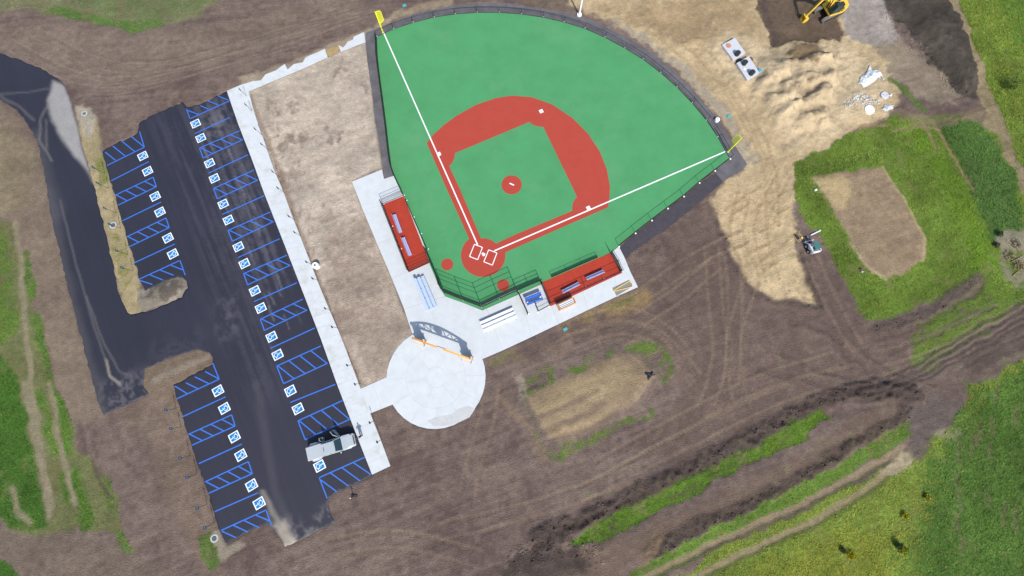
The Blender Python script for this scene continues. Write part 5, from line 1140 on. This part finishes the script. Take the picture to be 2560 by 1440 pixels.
# ------------------------------------------------------------------ person
def person(label, loc, rz):
    o = thing('person', label, 'person', loc, rz)
    J = {'pel': ((0, 0, .95), .19), 'abd': ((0, 0, 1.12), .20), 'chest': ((0, .0, 1.34), .21), 'neck': ((0, .01, 1.50), .065), 'head0': ((0, .02, 1.58), .085), 'head1': ((0, .03, 1.68), .10), 'head2': ((0, .02, 1.77), .075),
         'shL': ((-.22, 0, 1.42), .10), 'elL': ((-.30, .02, 1.16), .07), 'wrL': ((-.24, .20, .98), .036), 'haL': ((-.22, .28, .96), .034), 'shR': ((.22, 0, 1.42), .10), 'elR': ((.30, .02, 1.16), .07), 'wrR': ((.24, .18, 1.0), .036), 'haR': ((.21, .26, .99), .034),
         'hiL': ((-.10, 0, .88), .14), 'knL': ((-.11, .03, .50), .10), 'anL': ((-.12, 0, .09), .075), 'toL': ((-.13, .17, .04), .05), 'hiR': ((.10, 0, .88), .14), 'knR': ((.11, .03, .50), .10), 'anR': ((.12, 0, .09), .075), 'toR': ((.13, .17, .04), .05)}
    E_ = [('pel', 'abd'), ('abd', 'chest'), ('chest', 'neck'), ('neck', 'head0'), ('head0', 'head1'), ('head1', 'head2'), ('chest', 'shL'), ('shL', 'elL'), ('elL', 'wrL'), ('wrL', 'haL'), ('chest', 'shR'), ('shR', 'elR'), ('elR', 'wrR'), ('wrR', 'haR'), ('pel', 'hiL'), ('hiL', 'knL'), ('knL', 'anL'), ('anL', 'toL'), ('pel', 'hiR'), ('hiR', 'knR'), ('knR', 'anR'), ('anR', 'toR')]
    ks = list(J); me = bpy.data.meshes.new('body'); me.from_pydata([J[k][0] for k in ks], [(ks.index(a), ks.index(b)) for a, b in E_], [])
    body = link(bpy.data.objects.new('body', me)); body.parent = o; sk = body.modifiers.new('skin', 'SKIN')
    for k, v in zip(ks, me.skin_vertices[0].data): v.radius = (J[k][1], J[k][1] * (.75 if k in ('pel', 'abd', 'chest') else 1)); v.use_root = (k == 'pel')
    body.modifiers.new('sub', 'SUBSURF').levels = 2; body.modifiers['sub'].render_levels = 2
    m = bpy.data.materials.new('figure'); m.use_nodes = True; n = m.node_tree; bs_ = n.nodes['Principled BSDF']; bs_.inputs['Roughness'].default_value = .85
    tc = n.nodes.new('ShaderNodeTexCoord'); sp = n.nodes.new('ShaderNodeSeparateXYZ'); cr = n.nodes.new('ShaderNodeValToRGB'); n.links.new(tc.outputs['Object'], sp.inputs[0])
    mr = n.nodes.new('ShaderNodeMath'); mr.operation = 'DIVIDE'; mr.inputs[1].default_value = 1.85; n.links.new(sp.outputs[2], mr.inputs[0]); n.links.new(mr.outputs[0], cr.inputs[0]); n.links.new(cr.outputs[0], bs_.inputs[0])
    cr.color_ramp.interpolation = 'CONSTANT'; e = cr.color_ramp.elements; e[0].position = 0; e[0].color = (.02, .02, .02, 1); e[1].position = .055; e[1].color = (.03, .035, .06, 1)
    for ps, c in ((.53, (.02, .022, .03, 1)), (.805, (.55, .32, .25, 1))): q = e.new(ps); q.color = c
    me.materials.append(m)
    hd = MB(); hd.lathe([(.03, -.02), (.112, .02), (.108, .09), (.06, .125), (.01, .135)], (0, .0, 1.70), 14); hd.build('hair', 'hair', o, smooth=True)
    for s in (-1, 1):   # fingers and thumb
        fg = MB()
        for k in range(4): a = Vector((s * .215 + (k - 1.5) * .018, .30, .965)); fg.path([a, a + Vector((0, .045, -.012)), a + Vector((0, .07 - .006 * abs(k - 1), -.045))], .009, 6)
        a = Vector((s * .18, .25, .975)); fg.path([a, a + Vector((-s * .02, .035, 0)), a + Vector((-s * .02, .06, -.015))], .01, 6); fg.build('hand', 'skin', o)
    return o
q = P(904, 1090, ZC); person('person in dark clothes standing on the sidewalk in front of the pickup', (q.x, q.y, ZC), math.radians(25)).scale = (1.05, 1.05, 1.05)

# ------------------------------------------------------------------ excavator
c0, bk = G(2068, 34), G(2006, 53); h_ = bk - c0; erz = math.atan2(h_.y, h_.x); tr_ = dirang((2072, 32), (2041, 47)) - erz
ex = thing('excavator', 'yellow tracked excavator working in the dark dug-out soil', 'excavator', (c0.x, c0.y, c0.z), erz)
for s in (-1, 1):
    T = Matrix.Rotation(tr_, 3, 'Z'); L2, r_ = 1.80, .42
    prof = [(L2 + r_ * math.sin(t), r_ - r_ * math.cos(t)) for t in np.linspace(0, math.pi, 8)] + [(-L2 - r_ * math.sin(t), r_ + r_ * math.cos(t)) for t in np.linspace(0, math.pi, 8)]
    MB().extr(prof, T @ Vector((1, 0, 0)), (0, 0, 1), T @ Vector((0, 1, 0)), T @ Vector((0, s * 1.12, .02)), .52).build('track', 'dark_machine', ex)
    sh = MB(); per = arc_len(prof + [prof[0]]); tot = per[-1]
    for k in range(44):
        u, v = along(prof + [prof[0]], (k + .5) / 44); u2, v2 = along(prof + [prof[0]], min(1, (k + .52) / 44)); a = math.atan2(v2 - v, u2 - u)
        M3 = T @ Matrix.Rotation(-a, 3, 'Y'); sh.box(T @ Vector((u, s * 1.12, v + .02)), (tot / 44 * .62, .58, .07), M=M3)
    sh.build('track_shoes', 'track_steel', ex)
MB().box((0, 0, .62), (1.3, 1.6, .35), rz=tr_).build('undercarriage', 'dark_machine', ex); MB().lathe([(.62, .75), (.62, .95)], n=20).build('slew_ring', 'dark_machine', ex)
HW = 2.6
MB().prism([(1.15, -HW / 2), (1.15, HW / 2), (-1.5, HW / 2), (-2.0, HW * .36), (-2.1, 0), (-2.0, -HW * .36), (-1.5, -HW / 2)], .97, 1.22, True).build('turntable', 'cat_yellow', ex)
MB().prism([(-1.05, -HW / 2), (-1.05, HW / 2), (-1.55, HW / 2), (-2.05, HW * .36), (-2.18, 0), (-2.05, -HW * .36), (-1.55, -HW / 2)], 1.221, 2.05, True).build('counterweight', 'cat_yellow', ex, bevel=.05)
MB().box((-.32, .10, 1.62), (1.35, 1.0, .80)).build('engine_hood', 'cat_yellow', ex, bevel=.05); MB().box((.1, -.88, 1.55), (2.0, .62, .66)).build('side_box', 'cat_yellow', ex, bevel=.04); MB().box((-.3, .1, 2.03), (.9, .7, .03)).build('hood_grille', 'dark_machine', ex)
MB().tube((-.75, -.3, 2.0), (-.75, -.3, 2.5), .06).build('exhaust', 'dark_machine', ex)
b = MB(); loft(b, [[(-.55, .45, 1.24), (1.1, .45, 1.24), (1.1, 1.2, 1.24), (-.55, 1.2, 1.24)], [(-.5, .5, 2.72), (.75, .5, 2.72), (.75, 1.14, 2.72), (-.5, 1.14, 2.72)]]); b.build('cab', 'glass_dark', ex)
MB().box((.12, .82, 2.76), (1.35, .76, .08)).build('cab_roof', 'dark_machine', ex, bevel=.03)
for x, x2, y in ((-.55, -.5, .45), (1.1, .75, .45), (1.1, .75, 1.2), (-.55, -.5, 1.2)): MB().bar((x, y, 1.24), (x2, .5 if y < .8 else 1.14, 2.72), .09).build('cab_post', 'dark_machine', ex)
R_ = (bk - c0).length
def boom(name, pts, w, m='cat_yellow'):
    """tapered box-section arm: pts = (x, z, half height)"""
    L_ = []; U = []
    for k, (x, z, hh_) in enumerate(pts):
        a, c = pts[max(k - 1, 0)], pts[min(k + 1, len(pts) - 1)]; t = Vector((c[0] - a[0], c[1] - a[1])).normalized(); n_ = Vector((-t.y, t.x)); U.append((x + n_.x * hh_, z + n_.y * hh_)); L_.append((x - n_.x * hh_, z - n_.y * hh_))
    MB().extr(U + L_[::-1], (1, 0, 0), (0, 0, 1), (0, 1, 0), (0, -.1, 0), w).build(name, m, ex)
RE = R_ - .75
boom('boom', [(.75, 1.45, .20), (1.1, 2.5, .30), (1.7, 3.4, .34), (2.4, 3.95, .28), (RE, 4.3, .18)], .42)
boom('stick', [(RE - .3, 4.8, .10), (RE, 4.25, .24), (RE + .3, 3.1, .20), (R_ + .05, 1.1, .13)], .32)
MB().extr([(R_ + .35, 1.15), (R_ - .15, 1.05), (R_ - .55, .75), (R_ - .60, .25), (R_ - .25, -.02), (R_ + .30, .05), (R_ + .15, .22), (R_ - .20, .25), (R_ - .35, .5), (R_ - .2, .8), (R_ + .25, .95)], (1, 0, 0), (0, 0, 1), (0, 1, 0), (0, -.1, 0), .95).build('bucket', 'cat_yellow', ex)
for y in (-.56, .36): MB().extr([(R_ + .30, 1.12), (R_ - .15, 1.02), (R_ - .55, .75), (R_ - .58, .25), (R_ - .25, 0), (R_ + .28, .07)], (1, 0, 0), (0, 0, 1), (0, 1, 0), (0, y, 0), .04).build('bucket_side', 'cat_yellow', ex)
for y in (-.30, .12): MB().tube((.95, y, 1.3), (1.75, y, 3.5), .085).build('boom_cylinder', 'dark_machine', ex)
MB().tube((1.9, -.1, 4.2), (RE - .3, -.1, 4.78), .08).build('stick_cylinder', 'dark_machine', ex); MB().tube((RE + .25, -.1, 4.2), (R_ + .35, -.1, 1.55), .06).build('bucket_cylinder', 'dark_machine', ex)

# ------------------------------------------------------------------ skid steer with a pallet
sa, sb = G(2014, 634), G(2044, 606); cc = G(2025, 622)
sr = dirang((2035, 625), (2016, 600))
skd = thing('skid_loader', 'small white loader with a dark green roof at the edge of the grass', 'loader', cc, dirang((2031, 632), (2021, 606)))
skd.scale = (.8, .8, .8)
MB().box((-.15, 0, .78), (1.9, 1.35, .75)).build('body', 'machine_white', skd, bevel=.06); MB().box((-.98, 0, 1.05), (.35, 1.45, .75)).build('engine_cover', 'machine_white', skd, bevel=.06)
MB().box((.05, 0, 2.0), (1.25, 1.12, .07)).build('cab_roof', 'green_roof', skd, bevel=.02)
for x in (-.5, .6):
    for y in (-.5, .5): MB().bar((x, y, 1.15), (x, y, 1.98), .07).build('cab_post', 'dark_machine', skd)
MB().box((-.3, 0, 1.3), (.5, .6, .3)).build('seat', 'dark_machine', skd, bevel=.04)
for s in (-1, 1):
    MB().bar((-1.0, s * .82, 1.45), (.75, s * .82, 1.25), .15, .2).bar((.75, s * .82, 1.25), (1.35, s * .72, .4), .15, .18).build('lift_arm', 'machine_white', skd)
    for x in (-.55, .55):
        w = MB().tube((x, s * .62, .38), (x, s * .90, .38), .38, n=18).build('wheel', 'rubber', skd); MB().tube((x, s * .895, .38), (x, s * .91, .38), .2, n=12).build('rim', 'machine_white', w)
MB().box((1.45, 0, .45), (.14, 1.75, .55)).build('fork_carriage', 'machine_white', skd, bevel=.03)
for s in (-.35, .35): MB().bar((1.5, s, .10), (2.5, s, .08), .12, .05).build('fork', 'steel_grey', skd)
q = G(1996, 594); o = thing('pallet', 'wooden pallet with dark boards in front of the small loader', 'pallet', q, sr)
for y in (-.5, 0, .5): MB().box((0, y, .07), (1.2, .10, .10)).build('stringer', 'wood', o)
for x in np.linspace(-.54, .54, 6): MB().box((x, 0, .132), (.13, 1.15, .024)).build('board', 'wood', o)
MB().box((.15, .28, .25), (.7, .35, .2)).build('load', 'dark_machine', o, bevel=.02); MB().box((-.30, -.30, .22), (.32, .3, .14)).build('load', 'yellow_bar', o, bevel=.02)
q = G(2036, 583); o = thing('white_pipe', 'short white pipe lying in the grass above the small loader', 'pipe', q, dirang((2005, 597), (2036, 582)))
MB().tube((-.8, 0, .12), (.8, 0, .12), .11, n=12).build('pipe', 'machine_white', o); MB().tube((.8, 0, .12), (.98, 0, .12), .14, n=12).build('socket', 'machine_white', o)

# ------------------------------------------------------------------ buried tanks
def Zs(x, y): return (1760 + x / 10.283, 80 + y / 10.283)
def tank(label, cs, risers, extra):
    W = [G(*Zs(*c)) for c in cs]; z0 = max(w.z for w in W); o = thing('concrete_tank', label, 'tank', (W[0].x, W[0].y, z0), group='buried concrete tanks'); off = o.location
    MB().prism([(w.x, w.y) for w in W], z0 - .5, z0 + .32).build('tank_top', 'tank_concrete', o, off, bevel=.02)
    for k, (c, h, m) in enumerate(risers):
        q = P(*Zs(*c), z0 + .32 + h); 
        r_ = MB().lathe([(.40, 0), (.40, h), (.43, h + .01), (.43, h + .05), (.36, h + .07), (.02, h + .08)], (q.x, q.y, z0 + .32), 20).build('riser', m, o, off)
    for c, r, m in extra:
        q = P(*Zs(*c), z0 + .32); MB().lathe([(r, 0), (r, .05), (r * .8, .07)], (q.x, q.y, z0 + .32), 18).build('lid', m, o, off)
tank('pale concrete tank top with an orange disc and one black riser', [(440, 360), (760, 205), (1020, 590), (715, 765)], [((880, 525), .5, 'black_plastic')], [((630, 355), .44, 'terracotta')])
tank('pale concrete tank top with two black risers', [(800, 850), (1110, 675), (1395, 1090), (1090, 1270)], [((1065, 765), .5, 'black_plastic'), ((1255, 1020), .55, 'black_plastic')], [((1045, 950), .22, 'white_plastic')])
for c, r, m, lb in (((865, 775), .42, 'black_plastic', 'black round lid in the gap between the two tanks, left one'), ((925, 735), .40, 'black_plastic', 'black round lid in the gap between the two tanks, right one'), ((1180, 710), .48, 'clay_lid', 'dark brown round lid lying beside the second tank')):
    q = G(*Zs(*c)); o = thing('tank_lid', lb, 'lid', q, group='loose tank lids'); MB().lathe([(r, -.02), (r, .10), (r * .85, .14), (.05, .15)], n=18).build('disc', m, o); MB().lathe([(.06, .14), (.06, .20), (.02, .21)], n=8).build('knob', m, o)
q = G(*Zs(1400, 1040)); o = thing('blue_container', 'small light blue container beside the second tank', 'container', q); MB().box((0, 0, .2), (.5, .42, .42), .4).build('tub', mat('light_blue', (.08, .42, .62), .5), o, bevel=.04); MB().lathe([(.07, .40), (.07, .48), (.02, .5)], n=8).build('cap', 'blue_plastic', o)

# ------------------------------------------------------------------ rubble and lids, top right
def chunk(mb, c, r, rnd):
    vs = []
    for v in OCT: f = rnd.uniform(.65, 1.25); vs.append((c[0] + v[0] * r * f + rnd.uniform(-.2, .2) * r, c[1] + v[1] * r * f + rnd.uniform(-.2, .2) * r, c[2] + v[2] * r * .7 * f))
    mb.add(vs, [tuple(t) for t in OF])
def Zr(x, y): return (2090 + x / 9.6, 150 + y / 9.6)
def pile(label, pts_px, n, r0, r1, seed, hump):
    rnd = random.Random(seed); W = [G(*Zr(*p)) for p in pts_px]; cx = sum(w.x for w in W) / len(W); cy = sum(w.y for w in W) / len(W); o = thing('rubble_pile', label, 'rubble', (cx, cy, hz(cx, cy)), group='heaps of broken concrete'); off = o.location
    poly = [(w.x, w.y) for w in W]; lo, hi = np.min(poly, 0), np.max(poly, 0); k = 0
    if hump > .2:      # the fine material the pieces lie in
        xs_, ys_ = np.arange(lo[0], hi[0], .12), np.arange(lo[1], hi[1], .12); gxx, gyy = np.meshgrid(xs_, ys_); sh_ = gxx.shape; gxx, gyy = gxx.ravel(), gyy.ravel(); dd = sdf(poly, gxx, gyy)
        zz = np.array([hz(x, y) for x, y in zip(gxx, gyy)]) + hump * np.sqrt(np.clip(-dd, 0, .9)) * (.4 + 1.2 * fbm(gxx / .4, gyy / .4, seed)) - .02
        id_ = np.arange(len(gxx)).reshape(sh_); f = np.stack([id_[:-1, :-1], id_[:-1, 1:], id_[1:, 1:], id_[1:, :-1]], -1).reshape(-1, 4); f = f[(dd[f] < .0).all(1)]
        m = MB(); m.add([(x, y, z) for x, y, z in zip(gxx, gyy, zz)], [tuple(int(i) for i in q) for q in f]); m.build('fine_heap', 'rubble', o, off)
    while k < n:
        x, y = rnd.uniform(lo[0], hi[0]), rnd.uniform(lo[1], hi[1]); dd = float(sdf(poly, np.array([x]), np.array([y]))[0])
        if dd > 0: continue
        r = rnd.uniform(r0, r1); m = MB(); chunk(m, (x, y, hz(x, y) + r * .3 + hump * min(1, -dd / 1.0) * rnd.random()), r, rnd); m.build('chunk', 'rubble', o, off); k += 1
    return o
pile('heap of white broken concrete, the larger one with a pointed end', [(800, 110), (840, 230), (1050, 280), (1190, 520), (1060, 400), (900, 540), (750, 640), (640, 680), (545, 560), (560, 420), (700, 320)], 70, .08, .20, 3, .5)
pile('scatter of pale concrete pieces on the sand below the white heap', [(180, 980), (260, 900), (600, 760), (760, 880), (1020, 930), (1060, 1040), (800, 1080), (500, 1080), (340, 1180), (200, 1150)], 110, .07, .20, 4, .12)
pile('small heap of white concrete beside the round white lid', [(1080, 1180), (1180, 1090), (1380, 1080), (1370, 1190), (1180, 1240)], 30, .08, .2, 5, .35)
for c, r, lb in (((785, 1205), .80, 'large round white concrete lid lying on the sand'), ((1150, 860), .66, 'round pale concrete lid with a centre hole near the rubble')):
    q = G(*Zr(*c)); o = thing('concrete_disc', lb, 'lid', q, group='round concrete lids'); MB().lathe([(r, -.05), (r, .20), (r - .06, .24), (.14, .25), (.14, .2)], n=26).build('disc', 'white_paint' if r > .7 else 'tank_concrete', o)
    for k in (-1, 1): MB().path([(k * r * .5, -.1, .22), (k * r * .5, -.06, .31), (k * r * .5, .06, .31), (k * r * .5, .1, .22)], .015).build('lifting_loop', 'steel_grey', o)
q = G(*Zr(1290, 860)); m = MB(); chunk(m, (0, 0, .15), .38, random.Random(3)); o = thing('concrete_block', 'single pale concrete lump beside the holed lid', 'block', q); m.build('lump', 'rubble', o)
# tarpaulin by the centre pad
q = G(1623, 940); o = thing('tarpaulin', 'crumpled black tarpaulin by the grassy corner of the tan pad', 'tarpaulin', q); rnd = random.Random(9)
def Zt(x, y): v = G(1590 + x / 24, 900 + y / 24); return (v.x - q.x, v.y - q.y)
for nm, pts in (('folded_sheet', [(480, 760), (560, 700), (740, 740), (900, 740), (1000, 850), (960, 960), (860, 1060), (740, 1230), (690, 1180), (760, 1040), (790, 900), (620, 830), (500, 840)]), ('loose_flap', [(900, 720), (1000, 700), (1140, 900), (1010, 940)])):
    poly = [Zt(*p) for p in pts]; m = MB(); cx = sum(p[0] for p in poly) / len(poly); cy = sum(p[1] for p in poly) / len(poly); n = len(poly)
    vs = [(x, y, .02) for x, y in poly] + [((x + cx) / 2 + rnd.uniform(-.06, .06), (y + cy) / 2 + rnd.uniform(-.06, .06), rnd.uniform(.10, .38)) for x, y in poly] + [(cx, cy, .22)]
    m.add(vs, [(i, (i + 1) % n, n + (i + 1) % n, n + i) for i in range(n)] + [(n + i, n + (i + 1) % n, 2 * n) for i in range(n)]); m.build(nm, 'tarp_black', o)
q = G(2151, 676); o = thing('debris', 'small dark and white scrap at the lower corner of the earth pad', 'debris', q); m = MB(); chunk(m, (0, .1, .2), .28, random.Random(5)); m.build('dark_lump', 'clay_lid', o); m = MB(); chunk(m, (.12, -.22, .12), .2, random.Random(6)); m.build('pale_lump', 'rubble', o)
q = G(2037, 476); o = thing('white_marker', 'tiny white marker block between sand and grassy bank', 'marker', q); MB().box((0, 0, .12), (.36, .3, .3), .3).build('block', 'white_paint', o, bevel=.03); MB().box((0, 0, .29), (.2, .16, .06), .3).build('cap', 'white_plastic', o)

# ------------------------------------------------------------------ shrubs in the meadow
attr_mat('leaf_mat', 'leaf', .1, (.8,), 0, rough=.7, spec=.2)
def shrub(label, c, r, h, col, flower=None, seed=0, n=320):
    rg = np.random.default_rng(seed); q = G(*c); o = thing('shrub', label, 'shrub', q)
    st = MB()
    for k in range(7): a = 6.28 * k / 7; st.tube((0, 0, -.05), (math.cos(a) * r * .5, math.sin(a) * r * .5, h * .7), .022, .008, 5)
    st.build('stems', 'wood', o)
    u = rg.normal(0, 1, (n, 3)); u /= np.linalg.norm(u, axis=1)[:, None]; rad = rg.uniform(.45, 1.1, n)[:, None] * (.8 + .4 * rg.random((n, 1)))
    c_ = u * rad * np.array([r, r, h * .55]) + np.array([0, 0, h * .55]); c_[:, 2] = np.maximum(c_[:, 2], .05)
    a = rg.normal(0, 1, (n, 3)); a /= np.linalg.norm(a, axis=1)[:, None]; b = np.cross(a, rg.normal(0, 1, (n, 3))); b /= np.linalg.norm(b, axis=1)[:, None]; s = rg.uniform(.07, .15, (n, 1))
    V = np.stack([c_ - a * s, c_ + b * s * .5, c_ + a * s, c_ - b * s * .5], 1).reshape(-1, 3); F = np.arange(4 * n).reshape(-1, 4)
    cl_ = np.array(A(*col))[None] * rg.uniform(.6, 1.4, (n, 1))
    if flower: k = rg.random(n) < flower[1]; cl_[k] = np.array(A(*flower[0]))
    f = mesh_np('foliage', V, F, np.repeat(cl_, 4, 0).clip(0, 1), MATS['leaf_mat'], 'leaf', smooth=False); f.parent = o
    return o
shrub('dark green bush standing alone in the top right meadow', (2519, 217), 1.2, 1.3, (84, 116, 42), seed=1, n=420)
shrub('dark bush in the lower meadow beside yellow flowers, right one', (2241, 1362), .45, .75, (78, 98, 52), seed=2)
shrub('yellow flowering plant beside the right dark bush in the lower meadow', (2255, 1374), .6, .4, (136, 150, 44), ((206, 186, 20), .35), seed=3)
shrub('dark bush in the lower meadow, left of the other dark bush', (2104, 1374), .36, .55, (84, 98, 52), seed=4, n=220)
shrub('yellow flowering plant right of the left dark bush', (2126, 1386), .55, .5, (150, 154, 40), ((214, 190, 16), .5), seed=5, n=220)
shrub('yellow flowering plant higher up in the lower meadow', (2258, 1288), .45, .5, (142, 150, 44), ((210, 188, 20), .4), seed=6, n=180)
shrub('yellow flowering plant near the tan wheel track end', (2316, 1243), .5, .5, (140, 152, 44), ((206, 186, 24), .35), seed=7, n=180)
for k, (c, r, h, col) in enumerate((((2495, 585), .5, .5, (74, 98, 58)), ((2488, 613), .45, .4, (104, 98, 76)), ((2520, 640), .8, .3, (164, 154, 122)), ((2538, 610), .8, .3, (160, 152, 126)), ((2545, 665), .8, .3, (172, 158, 116)))):
    shrub(['dark weed clump left of the pale brush at the right edge', 'brown weed clump below the dark weed at the right edge', 'pale dry brush in the middle of the right edge', 'pale dry brush upper clump at the right edge', 'straw coloured dry brush lower clump at the right edge'][k], c, r, h, col, seed=20 + k, n=240)
for k, (a, b) in enumerate((((2516, 600), (2548, 628)), ((2528, 655), (2556, 640)), ((2530, 690), (2552, 672)))):
    p_, q_ = G(*a), G(*b); o = thing('dead_branch', ['upper bare branch', 'middle bare branch', 'lower bare branch'][k] + ' lying in the dry brush at the right edge', 'branch', p_, group='bare branches at the right edge'); d = q_ - p_
    MB().tube((0, 0, .08), (d.x, d.y, d.z + .15), .07, .03, 6).build('limb', 'wood', o); MB().tube((d.x * .5, d.y * .5, .13), (d.x * .7 + .4, d.y * .7 - .3, .3), .03, .012, 5).build('twig', 'wood', o)
